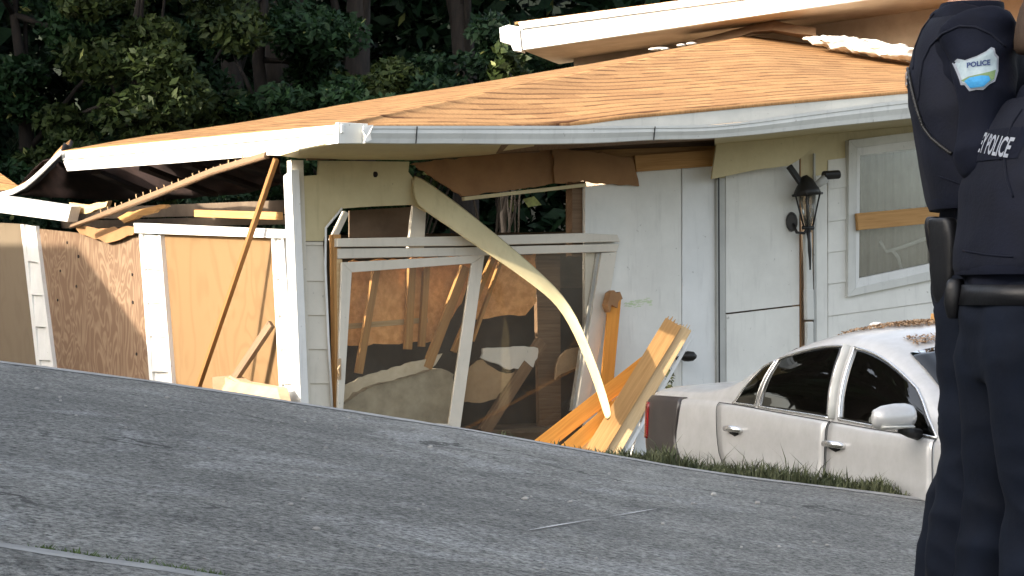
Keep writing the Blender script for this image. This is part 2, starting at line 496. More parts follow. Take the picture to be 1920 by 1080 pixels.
def frange(a, b, st):
    out = []; x = a
    while x < b - 1e-6: out.append(x); x += st
    return out + [b]
gx = [-400, -200, -90, -50, -30, -20] + frange(-14, 14, .4) + [20, 30, 50, 90, 200, 400]
gy = [-300, -100, -40, -20, -12, -7, -4] + frange(-2, 20, .25) + frange(20.5, 34, 1.0) + [38, 44, 52, 62, 80, 120, 300, 700]
gz = lambda x, y: G(x, min(y, 62)) - (.02 if y < 13.4 and abs(x) < 9 else 0) 
grid_sheet(gx, gy, gz).build('ground', SOIL, smooth=True, kind='structure')
dxs = frange(-8.5, 8.5, .12)
mb = MB(); rows = []
for x in dxs:
    cy = crestY(x)
    ys = [5.57 + (cy + .05 - 5.57) * k / 60 for k in range(61)]
    rows.append([(x, y, G(x, min(y, cy)) + .004 - (.02 if k == 60 else 0)) for k, y in enumerate(ys)])
mb.loft(rows, cap=False, closed=False)
drive = mb.build('driveway', DRIVE, smooth=True, kind='structure', merge=True)
mb = MB(); rows = []
for x in dxs:
    rows.append([(x, y, G(x, y) + .016) for y in frange(-4, 3, .5) + frange(3.04, 5.48, .04)] + [(x, 5.514, G(x, 5.514) - .02)])
mb.loft(rows, cap=False, closed=False)
mb.build('pavement', DRIVE, smooth=True, kind='structure', merge=True)
mb = MB(); rows = []
for x in dxs:
    w = .07 + .03 * noise.noise(Vector((x * 3, 5, 1)))
    e_ = .018 * noise.noise(Vector((x * 5, 2, 8))) + .008 * noise.noise(Vector((x * 17, 2, 8))) - .006; rows.append([(x, 5.515 - w, G(x, 5.515 - w) + .0175), (x, 5.522 + e_, G(x, 5.52) + .019), (x, 5.534 + e_, G(x, 5.53) - .02)])
mb.loft(rows, cap=False, closed=False)
mb.build('pavement_edge', EDGE, smooth=True, kind='structure', merge=True)
# pale worn lip along the crest of the driveway
mb = MB(); rows = []
for x in dxs:
    cy = crestY(x); w = .10 + .06 * noise.noise(Vector((x * 2.1, 1, 3)))
    rows.append([(x, cy - w, G(x, cy - w) + .0075), (x, cy - w * .5, G(x, cy - w * .5) + .014), (x, cy + .03, G(x, cy) + .010), (x, cy + .07, G(x, cy) - .03)])
mb.loft(rows, cap=False, closed=False)
mb.build('driveway_edge', EDGE, smooth=True, kind='structure', merge=True)

def on_ground(px, py):
    lo = 4.0
    r = ray(px, py); Y = 4.0
    while Y < 14:
        p = CAMP + r * Y
        if p.z < G(p.x, p.y) + .004: return p
        Y += .01
    return CAMP + r * 12
# thin pale scrape across the driveway
mb = MB(); rows = []
pts = [(990, 997), (1040, 988), (1090, 980), (1140, 971), (1190, 963), (1232, 956)]
for k, (x, y) in enumerate(pts):
    p = on_ground(x, y); w = (.010 + .010 * math.sin(k * 1.7)) if 0 < k < 5 else .004
    rows.append([(p.x, p.y - w, G(p.x, p.y - w) + .0095), (p.x, p.y + w, G(p.x, p.y + w) + .0095)])
mb.loft(rows, cap=False, closed=False)
mb.build('scrape_mark', paint('pale_scrape', (.50, .50, .49), (.34, .34, .34), .9, 30, 0), parent=None, kind='structure')

rs = random.Random(77); mb = MB()
for k in range(170):
    x = rs.uniform(-3.2, 2.6); y = rs.uniform(6.0, 12.2)
    if abs(x) > .27 * y: continue
    r_ = rs.uniform(.003, .010) * (1.8 if rs.random() < .06 else 1); c = Vector((x, y, G(x, y) + .004 + r_ * .3))
    rg_ = []
    for zz, q in ((-.6, .7), (.1, 1.0), (.6, .55)):
        rg_.append([c + Vector((math.cos(t) * r_ * q * rs.uniform(.7, 1.4), math.sin(t) * r_ * q * rs.uniform(.7, 1.3), zz * r_)) for t in [0, 1.05, 2.1, 3.14, 4.2, 5.25]])
    mb.loft(rg_)
mb.build('gravel', paint('pale_grit', (.42, .41, .38), (.20, .19, .18), .9, 3, .2), kind='stuff')

def blades(spots, hmin, hmax, wid, seed, lean=.5):
    rnd = random.Random(seed); mb = MB()
    for (x, y, z, s) in spots:
        h = rnd.uniform(hmin, hmax) * s; a = rnd.uniform(0, 6.28); w = wid * rnd.uniform(.6, 1.3)
        dx, dy = math.cos(a), math.sin(a); l = rnd.uniform(.1, lean) * h
        b0 = Vector((x - dy * w, y + dx * w, z)); b1 = Vector((x + dy * w, y - dx * w, z))
        m0 = b0.lerp(b1, .15) + Vector((dx * l * .35, dy * l * .35, h * .6)); m1 = b0.lerp(b1, .85) + Vector((dx * l * .35, dy * l * .35, h * .6))
        t = Vector((x + dx * l, y + dy * l, z + h))
        mb.face([b0, b1, m1, m0]); mb.face([m0, m1, t])
    return mb
rnd = random.Random(4)
spots = []
for k in range(22000):
    x = rnd.uniform(-.1, 3.3)
    cy = crestY(x); f = rnd.random()
    y = cy + .02 + f * 1.1
    dens = sstep(.35, .95, x)
    if rnd.random() > dens * .95 + .05: continue
    cl = .55 + .9 * max(0, noise.noise(Vector((x * 5, y * 5, 2))) + .35)
    spots.append((x, y, G(x, y) - .01, cl * lerp(.45, 1.0, dens) * (1.9 if rnd.random() < .025 else 1)))
blades(spots, .03, .105, .0048, 5, 1.3).build('grass', GRASSM, kind='stuff')
spots = []
for k in range(2600):
    t = rnd.random(); x = -1.75 + t * 1.35
    y = 5.55 + rnd.gauss(0, .022)
    if noise.noise(Vector((x * 4, 0, 9))) < .0: continue
    spots.append((x, y, G(x, y) - .008, .8 + 1.0 * (t < .3) + .5 * (t > .75)))
blades(spots, .012, .042, .004, 8, 1.6).build('moss_tufts', MOSS, kind='stuff')

# ------------------------------------------------------------------ damaged house
GH = Hse(0) + ZC
house = thing('damaged_house', (C0.x, C0.y, GH), 'collapsing white house with sagging tan shingle roof and boarded left side', 'house')
def siding(plane, n, lt, lb, rt, rb, cuts, off, name='siding', mat=WALLW, parent=house, back=.02, lap=.018):
    """lap boards between a left edge (lt to lb) and a right edge (rt to rb); cuts = course heights 0..1"""
    mb = MB()
    for a, b in zip(cuts[:-1], cuts[1:]):
        f = lambda p, q, t: (lerp(p[0], q[0], t), lerp(p[1], q[1], t))
        tl, tr, bl, br = f(lt, lb, a), f(rt, rb, a), f(lt, lb, b), f(rt, rb, b)
        q = [plane(*tl, off + .003), plane(*tr, off + .003), plane(*br, off + lap), plane(*bl, off + lap)]
        qb = [p - n * k for p, k in zip(q, (back, back, back + lap - .003, back + lap - .003))]
        i = len(mb.v); mb.v += q + qb
        for fc in ([0, 1, 2, 3], [7, 6, 5, 4], [1, 0, 4, 5], [2, 1, 5, 6], [3, 2, 6, 7], [0, 3, 7, 4]):
            mb.f.append([i + k for k in fc]); mb.uv.append([(0, 0)] * 4); mb.mi.append(0)
    return mb.build(name, mat, parent, bevel=.003)

# --- front wall, from the corner to the right
mb = MB(); slabF(mb, [(546, 300), (569, 300), (584, 790), (565, 790)], .035, .10)
mb.build('corner_board', BEIGE, house, bevel=.004)
mb = MB()
slabF(mb, [(569.5, 330), (596, 328), (598, 301), (768, 303), (766, 322), (778, 338), (800, 398), (775, 384), (700, 387), (641, 391), (612, 426), (607, 452), (571, 452)], .020, .03)
mb.build('header_board', CREAM_BOUNCE, house, bevel=.004)
mb = MB(); mb.ball(PF(703, 327, .02), (.028, .012, .03), 8, 6); mb.build('knot_hole', DARK, house, smooth=True)
siding(PF, nF, (571, 453), (584, 790), (606, 453), (624, 790), [0, .02, .22, .41, .60, .79, 1], .005, mat=BEIGE)
mb = MB(); mb.tube([PF(641, 391, .05), (PF(611, 427, .05)), PF(610, 500, .04), PF(616, 640, .04), PF(624, 785, .04)], .012, 6)
mb.build('opening_trim', WHITE, house, smooth=True)
mb = MB(); mb.beam(PF(628, 440, .00), PF(634, 790, .00), .09, .075, nF); mb.build('door_jamb', LUMBER, house, bevel=.003)
mb = MB(); mb.beam(PF(648, 398, -.04), PF(622, 452, -.04), .06, .05, nF); mb.build('corner_brace', BEIGE, house, bevel=.003)

mb = MB(); slabF(mb, rag([(770, 306), (900, 290), (1035, 277), (1039, 345), (868, 369)]), .015, .03); mb.build('brown_header', BROWN, house, bevel=.003)
mb = MB(); slabF(mb, rag([(1035.5, 277), (1110, 284), (1188, 297), (1199, 348), (1150, 346), (1095, 341), (1040, 345)]), .050, .03); mb.build('brown_header', BROWN, house, bevel=.003)
mb = MB(); mb.beam(PF(868, 373, .01), PF(1097, 347, .01), .05, .035, nF); mb.build('header_lip', CREAM_BOUNCE, house, bevel=.003)
mb = MB(); mb.beam(PF(1000, 305, -.06), PF(1345, 292, -.06), .04, .20, nF); mb.build('header_beam', LUMBER, house, bevel=.003)
mb = MB(); mb.beam(PF(760, 292, -.10), PF(1345, 266, -.10), .05, .09, nF); mb.build('top_plate', OLDWOOD, house, bevel=.003)
mb = MB(); slabF(mb, [(1073, 340), (1098, 340), (1098, 480), (1073, 480)], -.06, .12); mb.build('inner_jamb', OLDWOOD, house)
mb = MB(); mb.beam(PF(1190, 307, .03), PF(1342, 296, .03), .04, .16, nF); mb.build('header_beam', LUMBER, house, bevel=.003)
# white sheet wall, door beside it
mb = MB(); slabF(mb, [(1097, 350), (1150, 344), (1190, 335), (1196, 318), (1277, 308), (1279, 950), (1097, 950)], .0, .05); mb.build('wall_sheet', WALLW, house, bevel=.004)
mb = MB(); mb.tube([PF(1205 + 26 * math.sin(k), 566 - k * 1.5 + 3 * math.sin(k * 2.3), .004) for k in range(3)], .004, 5)
dr = MB(); slabF(dr, [(1279.3, 308), (1341, 300), (1343, 950), (1279.3, 950)], -.012, .05)
door = dr.build('door', siding_mat('door_paint', (.76, .765, .75), (.68, .685, .67)), house, bevel=.004)
kb = MB(); c = PF(1293, 668, .16); kb.tube([PF(1268, 672, -.01), PF(1276, 670, .09)], .018, 10)
rings = []
ax = (nF * .9 + dF * .5).normalized()
kb.tube([PF(1276, 670, .09), PF(1282, 669, .12), PF(1290, 668, .15), PF(1300, 668, .17), PF(1305, 669, .175)], [.02, .045, .052, .046, .02], 14)
kb.build('knob', BLACK, door, smooth=True)
mb = MB(); slabF(mb, [(1344, 335), (1360, 333), (1362, 950), (1346, 950)], .030, .09); mb.build('door_casing', TRIMG, house, bevel=.004)
mb = MB(); slabF(mb, [(1346.5, 333), (1349, 333), (1351, 950), (1348.5, 950)], .034, .01); mb.build('weather_strip', BLACK, house)
mb = MB(); slabF(mb, [(1361, 300), (1499, 288), (1499, 571), (1361, 587)], .004, .04); mb.build('wall_sheet', WALLW, house, bevel=.003)
mb = MB(); slabF(mb, [(1362, 590), (1499, 574), (1500, 950), (1362, 950)], .010, .04); mb.build('wall_sheet', WALLW, house, bevel=.003)
dsp = MB(); dsp.beam(PF(1513, 435, .07), PF(1516, 545, .07), .055, .085, nF); dsp.beam(PF(1516, 542, .07), PF(1517, 600, .07), .062, .095, nF); dsp.beam(PF(1517, 603, .07), PF(1518, 800, .07), .055, .085, nF)
dsp.build('downspout', GUTTER, house, bevel=.012)
mb = MB(); slabF(mb, [(1500, 290), (1501.6, 290), (1503, 900), (1501, 900)], .012, .02); mb.build('seam_strip', BROWN, house)
mb = MB(); slabF(mb, [(1526, 288), (1529, 288), (1531, 900), (1527, 900)], .03, .02); mb.build('seam_strip', TRIMG, house)
mb = MB(); slabF(mb, [(1530, 330), (1551, 326), (1553, 950), (1532, 950)], .020, .05); mb.build('corner_trim', WALLW, house, bevel=.004)
# frieze under the eave, right
mb = MB(); slabF(mb, [(1346, 262), (1690, 224), (2000, 196), (2000, 250), (1690, 255), (1592, 262), (1594, 345), (1346, 350)], -.006, .05); mb.build('frieze_board', CREAM_BOUNCE, house)
mb = MB(); mb.beam(PF(1640, 228, .03), PF(1660, 226, .03), .02, .03, nF); mb.build('soffit_vent', BLACK, house)
y0 = [355, 416, 474, 533, 593, 652, 711, 771, 830, 890, 950]
mbs = MB()
def sid(x0, x1, ys):
    yk = lambda y, x: y - (.125 + .02 * (y - 300) / 600) * (x - 1553)
    lt, lb, rt, rb = (x0, yk(ys[0], x0)), (x0, yk(ys[-1], x0)), (x1, yk(ys[0], x1)), (x1, yk(ys[-1], x1))
    siding(PF, nF, lt, lb, rt, rb, [(y - ys[0]) / (ys[-1] - ys[0]) for y in ys], .0, mat=WALLW)
sid(1553, 1594, [300] + y0[:4])
sid(1553, 1770, y0[3:])
sid(1770, 2000, [300] + y0)
# window
def wF(x, y): return (x, y)
wf = MB()
def frameF(mb, o, i, off, th):
    """mitred frame from outer quad o and inner quad i"""
    for k in range(4):
        k2 = (k + 1) % 4
        mb.prism([PF(*o[k], off), PF(*o[k2], off), PF(*i[k2], off), PF(*i[k], off)], -nF * th)
OUT = [(1592, 263), (1772, 240), (1772, 520), (1590, 557)]
MID = [(1607, 277), (1760, 257), (1760, 505), (1604, 540)]
INN = [(1613, 292), (1750, 275), (1750, 493), (1611, 522)]
frameF(wf, OUT, MID, .055, .10)
win = wf.build('window', GUTTER, house, bevel=.004)
wf = MB(); frameF(wf, MID, INN, .040, .06); wf.build('frame', WHITE, win, bevel=.004)
wf = MB(); slabF(wf, INN, .000, .006); wf.build('pane', WPANE, win)
cu = MB(); rows = []
for k in range(60):
    px = 1605 + k * 2.7
    o = -.10 - .018 * math.sin(k * 1.1) - .01 * math.sin(k * .37)
    rows.append([PF(px, 275, o), PF(px, 400, o - .004), PF(px, 540, o)])
cu.loft(rows, cap=False, closed=False); cu.build('curtain', CURTAIN, win, smooth=True)
bs = MB(); bs.tube([PF(1650, 452, -.05), PF(1662, 472, -.05), PF(1690, 464, -.05), PF(1740, 446, -.05)], .02, 6, .4); bs.build('broken_blind', WHITE, win, smooth=True)
bs = MB(); bs.tube([PF(1672, 468, -.05), PF(1684, 482, -.05), (PF(1690, 505, -.05))], .022, 6, .4); bs.build('broken_blind', WHITE, win, smooth=True)
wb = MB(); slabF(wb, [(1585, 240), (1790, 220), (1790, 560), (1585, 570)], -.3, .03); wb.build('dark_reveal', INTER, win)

# --- interior
mb = MB()
fl = [C0 + dF * .1 + nF * -.05, C0 + dF * 9.3 + nF * -.05, C0 + dF * 9.3 - nF * 4.2, C0 + dF * .1 - nF * 4.2]
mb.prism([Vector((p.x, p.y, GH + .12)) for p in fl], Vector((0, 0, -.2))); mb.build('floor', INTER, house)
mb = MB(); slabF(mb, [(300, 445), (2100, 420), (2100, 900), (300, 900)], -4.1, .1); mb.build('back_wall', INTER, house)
mb = MB()
for px, tp, py0, py1 in ((694, 4, 480, 790), (770, 0, 480, 790), (716, 6, 480, 790), (802, -4, 480, 790), (742, 2, 400, 640)):
    pass
studs = [((706, 500), (672, 700), -.14, .07), ((772, 495), (764, 655), -.20, .075), ((800, 490), (790, 650), -.20, .06), ((872, 500), (800, 690), -.12, .09), ((925, 480), (850, 660), -.09, .05), ((940, 485), (885, 640), -.13, .03)]
for a, b, off, w in studs:
    mb = MB(); mb.beam(PF(*a, off), PF(*b, off), .05, w, nF); mb.build('stud', LUMBER, house, bevel=.003)
mb = MB(); mb.beam(PF(640, 613, -.26), PF(800, 600, -.26), .05, .05, nF); mb.build('stud', PALEWOOD, house, bevel=.003)
mb = MB(); slabF(mb, rag([(655, 490), (890, 478), (870, 560), (820, 640), (640, 650)]), -.24, .02); mb.build('sheathing', OSB, house)
mb = MB(); slabF(mb, rag([(925, 480), (1005, 478), (1005, 565), (985, 592), (945, 590), (890, 600), (905, 530)]), -.22, .02); mb.build('sheathing', OSB, house)
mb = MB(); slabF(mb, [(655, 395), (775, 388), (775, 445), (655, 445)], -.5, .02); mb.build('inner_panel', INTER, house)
mb = MB(); slabF(mb, [(775, 385), (800, 380), (795, 470), (765, 470)], -.05, .05); mb.build('mullion', BEIGE, house, bevel=.004)
mb = MB(); slabF(mb, [(1005, 470), (1050, 470), (1052, 820), (1012, 820)], -.30, .06); mb.build('inner_post', OLDWOOD, house)
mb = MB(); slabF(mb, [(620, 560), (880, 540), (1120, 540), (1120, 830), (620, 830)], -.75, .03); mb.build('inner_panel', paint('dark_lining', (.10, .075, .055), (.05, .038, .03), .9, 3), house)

# --- corner and left wall
mb = MB(); slabL(mb, [(531, 330), (545.5, 318), (565, 790), (551, 790)], .035, .08); mb.build('corner_board', WHITE, house, bevel=.004)
def column(lt, lb, rt, rb, cuts, ew=6):
    siding(PL, nL, (lt[0] + ew, lt[1]), (lb[0] + ew, lb[1]), (rt[0] - ew * .6, rt[1]), (rb[0] - ew * .6, rb[1]), cuts, .0, mat=WHITE, lap=.036)
    for (t, b, w0, w1) in ((lt, lb, 0, ew), (rt, rb, -ew * .7, 0)):
        m = MB(); slabL(m, [(t[0] + w0, t[1]), (t[0] + w1, t[1]), (b[0] + w1, b[1]), (b[0] + w0, b[1])], .034, .05)
        m.build('edge_trim', WHITE, house, bevel=.003)
column((38, 421), (72, 720), (66, 424), (104, 720), [0, .23, .44, .64, .85, 1])
column((260, 437), (284, 770), (300, 441), (326, 770), [0, .20, .39, .58, .78, 1])
column((508, 446), (527, 800), (531, 447), (556, 800), [0, .215, .41, .59, .775, 1], 5)
mb = MB(); slabL(mb, [(250, 418), (531, 431), (531, 447), (252, 437)], .06, .10); mb.build('top_trim', WHITE, house, bevel=.005)
for pts, m, off in (([(-60, 415), (44, 420), (76, 740), (-60, 740)], PLY_C, -.01), ([(64, 428), (140, 436), (200, 447), (262, 437), (286, 760), (100, 745)], PLY_A, -.012), ([(298, 436), (512, 446), (530, 800), (322, 775)], PLY_B, -.014)):
    mb = MB(); slabL(mb, pts, off, .018); mb.build('plywood_panel', m, house)
for x, y in ((113, 508), (143, 537), (147, 481), (108, 563), (256, 664), (126, 455), (248, 515), (249, 567)):
    mb = MB(); p = PL(x, y, -.008); mb.tube([p - nL * .01, p + nL * .006], .014 + .008 * ((x * 7) % 5) / 5, 7); mb.build('knot_hole', DARK, house)
# torn corner
mb = MB(); slabF(mb, rag([(556, 640), (561, 634), (566, 655), (570, 648), (573, 690), (577, 720), (573, 730), (578, 752), (568, 748), (562, 755), (560, 735), (563, 700), (557, 680)]), .045, .02)
mb.build('torn_patch', DARK, house)
# wall plate and beam over the left panels
mb = MB(); mb.beam(PL(120, 402, -2.3), PL(545, 388, -2.3), .10, .16, nL); mb.build('wall_beam', INTER, house, bevel=.004)
mb = MB(); mb.beam(PL(100, 422, -1.7), PL(545, 412, -1.7), .10, .10, nL); mb.build('wall_beam', INTER, house, bevel=.004)
mb = MB(); mb.beam(PL(368, 400, -.05), PL(526, 405, -.05), .05, .07, nL); mb.build('blocking', LUMBER, house, bevel=.004)
# rafters under the left slope
# --- roof
A = PL(640, 232, .10)
Bc = PL(115, 283, .12)
Pk = P(1400, 67, 26.2)
ev = lambda px, py: PF(px, py, 0)
ovh = (A - C0).dot(nF)
E2 = PF(2000, 148, ovh)
Rr = P(2000, 140, 27.0)
print('A', A, 'overhang', ovh, 'B', Bc, 'Pk', Pk, 'E2', E2)
EAVE = [(640, 233), (800, 234), (1000, 234), (1090, 228), (1170, 218), (1300, 206), (1450, 192), (1690, 171), (2000, 142)]
def eave_pt(s):
    px = 640 + (2000 - 640) * s
    return PF(px, catmull(EAVE, px), ovh)
sP = .62
def top_pt(s):
    return A.lerp(Pk, s / sP) if s <= sP else Pk.lerp(Rr, (s - sP) / (1 - sP))
def slope_mesh(bot, top, o, e, n=56, m=26):
    mb = MB(); vs = []
    for i in range(n + 1):
        s = i / n; row = []
        b, t = bot(s), top(s)
        for j in range(m + 1):
            p = b.lerp(t, j / m)
            k = min(1, j / 3) * min(1, (m - j) / 4)
            p = p + Vector((0, 0, (.035 * noise.noise(p * .55) - .02 * math.sin(math.pi * j / m)) * k))
            row.append(p)
        vs.append(row)
    def uv(p):
        q = p - o; u = q.dot(e); return (u, (q - e * u).length)
    for i in range(n):
        for j in range(m):
            q = [vs[i][j], vs[i + 1][j], vs[i + 1][j + 1], vs[i][j + 1]]
            if (q[0] - q[3]).length < 1e-5: q = q[:3]
            mb.face(q, [uv(p) for p in q])
    return mb
FR = slope_mesh(eave_pt, top_pt, A, (E2 - A).normalized())
LSL = slope_mesh(lambda s: A.lerp(Bc, s), lambda s: A.lerp(Pk, s), A, (Bc - A).normalized(), 40, 26)
i = len(FR.v); FR.v += LSL.v; FR.f += [[k + i for k in f] for f in LSL.f]; FR.uv += LSL.uv; FR.mi += LSL.mi
roof = FR.build('roof', [SHINGLE, DARK], house, smooth=False, merge=True)
md = roof.modifiers.new('Thick', 'SOLIDIFY'); md.thickness = .028; md.offset = -1; md.material_offset = 1; md.material_offset_rim = 0
me = roof.data
if sum(p.normal.z for p in me.polygons) < 0:
    me.flip_normals()
for p in me.polygons: p.use_smooth = True
# left fascia
mb = MB()
mb.prism([PL(640, 233, .12), PL(115, 284, .14), PL(116, 300, .14), PL(640, 249, .12)], -nL * .03)
mb.build('drip_edge', WHITE, roof, bevel=.004)
mb = MB()
mb.prism([PL(637, 249, .10), PL(117, 300, .12), PL(126, 321, .12), PL(340, 305, .11), PL(505, 291, .10), PL(522, 292, .10), PL(637, 267, .10)], -nL * .03)
mb.build('fascia', WHITE, roof, bevel=.004)
# end return at the corner and front fascia behind the gutter
mb = MB(); mb.prism([PF(634, 229, ovh + .02), PF(690, 232, ovh + .02), PF(688, 269, ovh + .02), (PF(634, 269, ovh + .02))], -nF * .06); mb.build('fascia_return', GUTTER, roof, bevel=.004)
mb = MB(); mb.prism([PF(x, catmull(EAVE, x) + 2.5, ovh - .012) for x in range(690, 2001, 131)] + [PF(x, catmull(EAVE, x) + 31, ovh - .012) for x in range(2000, 689, -131)], -nF * .03)
mb.build('fascia', TRIMG, roof)
# gutter, pulled away from the eave in its middle
GUT = [(688, 236, 268), (740, 236, 269), (860, 236, 269), (1000, 236, 270), (1120, 236, 268), (1230, 236, 262), (1320, 235, 260), (1400, 228, 254), (1480, 217, 246), (1560, 206, 237), (1690, 189, 224), (2000, 158, 192)]
rows = []
for (x, yt, yb) in [(x, catmull([(g[0], g[1]) for g in GUT], x), catmull([(g[0], g[2]) for g in GUT], x)) for x in frange(688, 2000, 16)]:
    t = PF(x, yt, ovh + .11); b = PF(x, yb, ovh + .09); h = t.z - b.z
    wob = .006 * noise.noise(Vector((x * .02, 0, 0)))
    t = t + nF * wob
    f = lambda a, z: t + nF * a + Vector((0, 0, -h * z))
    rows.append([f(-.105, .05), f(-.012, .0), f(.0, .0), f(.0, .16), f(-.008, .20), f(-.004, .42), f(-.022, .72), f(-.030, .98), f(-.036, 1.0), f(-.105, 1.0), f(-.108, .5)])
mb = MB(); mb.loft(rows, cap=True); gut = mb.build('gutter', GUTTER, roof, bevel=.0)
for x in (782, 1228,):
    mb = MB()
    yt = catmull([(g[0], g[1]) for g in GUT], x); yb = catmull([(g[0], g[2]) for g in GUT], x)
    mb.prism([PF(x, yt + 1, ovh + .1175), PF(x + 1.3, yt + 1, ovh + .1175), PF(x - 1, yb, ovh + .103), PF(x - 2.3, yb, ovh + .103)], -nF * .01)
    mb.build('seam', BLACK, gut)
mb = MB(); mb.prism([PF(682, 236, ovh + .13), PF(700, 234, ovh + .14), PF(694, 248, ovh + .145), (PF(697, 262, ovh + .135)), PF(682, 268, ovh + .125), PF(687, 256, ovh + .13), PF(680, 245, ovh + .13)], -nF * .012)
mb.build('torn_tip', WHITE, gut)
# soffit (whole at the left, ragged to the right)
mb = MB()
lo = [(525, 292, 0), (560, 297, 0), (660, 300, 0), (780, 300, 0), (900, 292, 0), (1000, 281, 0)]
fr = [(560, 282), (610, 272), (690, 269), (790, 270), (900, 270), (1002, 271)]
for k in range(len(lo) - 1):
    a0 = PF(lo[k][0], lo[k][1], .012); a1 = PF(lo[k + 1][0], lo[k + 1][1], .012)
    b0 = PF(fr[k][0], fr[k][1], ovh - (.05 if k > 1 else .3)); b1 = PF(fr[k + 1][0], fr[k + 1][1], ovh - (.05 if k > 0 else .3))
    mb.prism([a0, a1, b1, b0], Vector((0, 0, .012)))
mb.build('soffit', CREAM_BOUNCE, roof)
mb = MB()
for k in range(6):
    x0, x1 = 1340 + k * 110, 1450 + k * 110
    g = lambda x: catmull([(q[0], q[2]) for q in GUT], x)
    mb.prism([PF(x0, g(x0) + 14, .012), PF(x1, g(x1) + 14, .012), PF(x1, g(x1) - 1, ovh - .05), PF(x0, g(x0) - 1, ovh - .05)], Vector((0, 0, .012)))
mb.build('soffit', CREAM_BOUNCE, roof)
mb = MB(); mb.prism([PF(930, 288, .3), PF(1120, 275, .35), PF(1345, 262, .3), PF(1345, 258, ovh - .08), PF(1120, 268, ovh - .08), PF(940, 272, ovh - .08)], Vector((0, 0, .02))); mb.build('soffit_backing', OLDWOOD, roof)
for a, b in (((520, 300), (1010, 300)),):
    mb = MB(); mb.beam(PF(575, 296, .03), PF(1010, 281, .03), .04, .045, nF); mb.build('soffit_batten', OLDWOOD, roof, bevel=.003)
# bent-down end of the roof at the left
edge = [(114, 283), (100, 297), (84, 313), (66, 330), (46, 346), (24, 357), (0, 363), (-40, 368)]
rows = []
for k, (x, y) in enumerate(edge):
    p = PL(x, y, .13); d = dL * 3.4 + Vector((1.2, 0, .35 - .03 * k))
    rows.append([p.lerp(p + d, j / 6) + Vector((0, 0, .05 * math.sin(j + k))) * (j > 0) for j in range(7)])
mb = MB(); mb.loft(rows, cap=False, closed=False)
for q in range(len(mb.uv)): mb.uv[q] = [(a * .2, b * .25) for a, b in mb.uv[q]]
fl = mb.build('roof_flap', [SHINGLE, DARK], roof, smooth=True)
md = fl.modifiers.new('Thick', 'SOLIDIFY'); md.thickness = .045; md.offset = -1; md.material_offset = 1; md.material_offset_rim = 1
if sum(p.normal.z for p in fl.data.polygons) < 0: fl.data.flip_normals()
mb = MB(); mb.tube([PL(x, y + 2.5, .19) for x, y in edge], .034, 8, .5); mb.build('flap_edge', WHITE, roof, smooth=True)
# rafters seen in the dark under the left eave
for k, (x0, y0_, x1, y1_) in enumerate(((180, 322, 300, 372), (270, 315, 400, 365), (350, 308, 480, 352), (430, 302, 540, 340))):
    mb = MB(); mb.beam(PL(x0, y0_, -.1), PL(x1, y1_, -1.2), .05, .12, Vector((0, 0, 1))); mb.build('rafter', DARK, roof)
rows = []
for i in range(25):
    x = 40 + i * 20.2
    yt = catmull([(40, 345), (90, 300), (125, 312), (300, 302), (525, 292)], x); yl = catmull([(40, 366), (130, 372), (300, 374), (380, 368), (460, 362), (525, 344)], x)
    rows.append([PL(x, lerp(yt, yl, j / 6) + (2.5 * noise.noise(Vector((i * .35, j * .5, 1))) if j else -4), -1.0 - .06 * j + .16 * noise.noise(Vector((i * .25 + j * .3, j * .4, 0)))) for j in range(7)])
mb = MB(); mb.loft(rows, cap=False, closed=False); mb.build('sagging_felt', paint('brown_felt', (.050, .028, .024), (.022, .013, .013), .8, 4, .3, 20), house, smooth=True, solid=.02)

# ------------------------------------------------------------------ loose pieces at the left side
def loose(name, label, cat, mb, mat, bevel=.003, group=None, smooth=False, **k):
    return mb.build(name, mat, None, bevel=bevel, label=label, cat=cat, group=group, smooth=smooth, **k)
mb = MB(); mb.beam(PL(516, 300, .42), PL(490, 372, .50), .045, .055, nL); 
mb = MB(); mb.beam(PL(518, 298, .06), PL(371, 728, .46), .042, .052, nL); loose('prop_pole', 'long tan wooden pole leaning from the ground to the eave beside the white corner', 'pole', mb, wood('pole_wood', (.28, .135, .045), (.17, .08, .026)))
mb = MB(); mb.beam(PL(509, 607, .05), PL(432, 722, .30), .045, .085, nL); loose('plank', 'short brown board leaning against the plain plywood panel near the corner', 'board', mb, OLDWOOD)
mb = MB()
bd = [(135, 425), (210, 398), (300, 363), (400, 323), (500, 293)]
rows = []
for k, (x, y) in enumerate(bd):
    p = PL(x, y, .30 - .05 * k); h = .040 if k else .02
    rows.append([p + nL * .02 + Vector((0, 0, h)), p + nL * .03 + Vector((0, 0, -h * .2)), p + nL * .02 + Vector((0, 0, -h * .6)), p - nL * .03 + Vector((0, 0, -h * .5)), p - nL * .03 + Vector((0, 0, h))])
mb.loft(rows)
rb = random.Random(3)
tb = thing('eave_board', (PL(300, 363, .2)), 'long torn eave board hanging diagonally under the left fascia, studded with nails', 'board')
mb.build('board', OLDWOOD, tb, bevel=.003)
for k in range(22):
    nb = MB()
    t = .15 + .8 * k / 22; x = lerp(135, 500, t); y = 425 - 134 * t - 2
    p = PL(x, y - 3, .28 - .2 * t); nb.tube([p, p + Vector((0, 0, .035 + .03 * rb.random())) + nL * .015 * rb.random()], .006, 5); nb.build('nail', PALEWOOD, tb)
mb = MB(); slabL(mb, rag([(130, 380), (165, 383), (195, 377), (202, 380), (198, 390), (170, 399), (134, 400)]), .10, .05); loose('wood_scrap', 'splintered pale wood scrap stuck behind the broken white fascia piece', 'scrap', mb, PALEWOOD)
mb = MB(); slabL(mb, rag([(218, 406), (240, 398), (308, 382), (312, 386), (246, 415), (232, 417)]), .06, .05); loose('wood_scrap', 'pointed orange wood scrap wedged under the diagonal eave board', 'scrap', mb, LUMBER)
mb = MB()
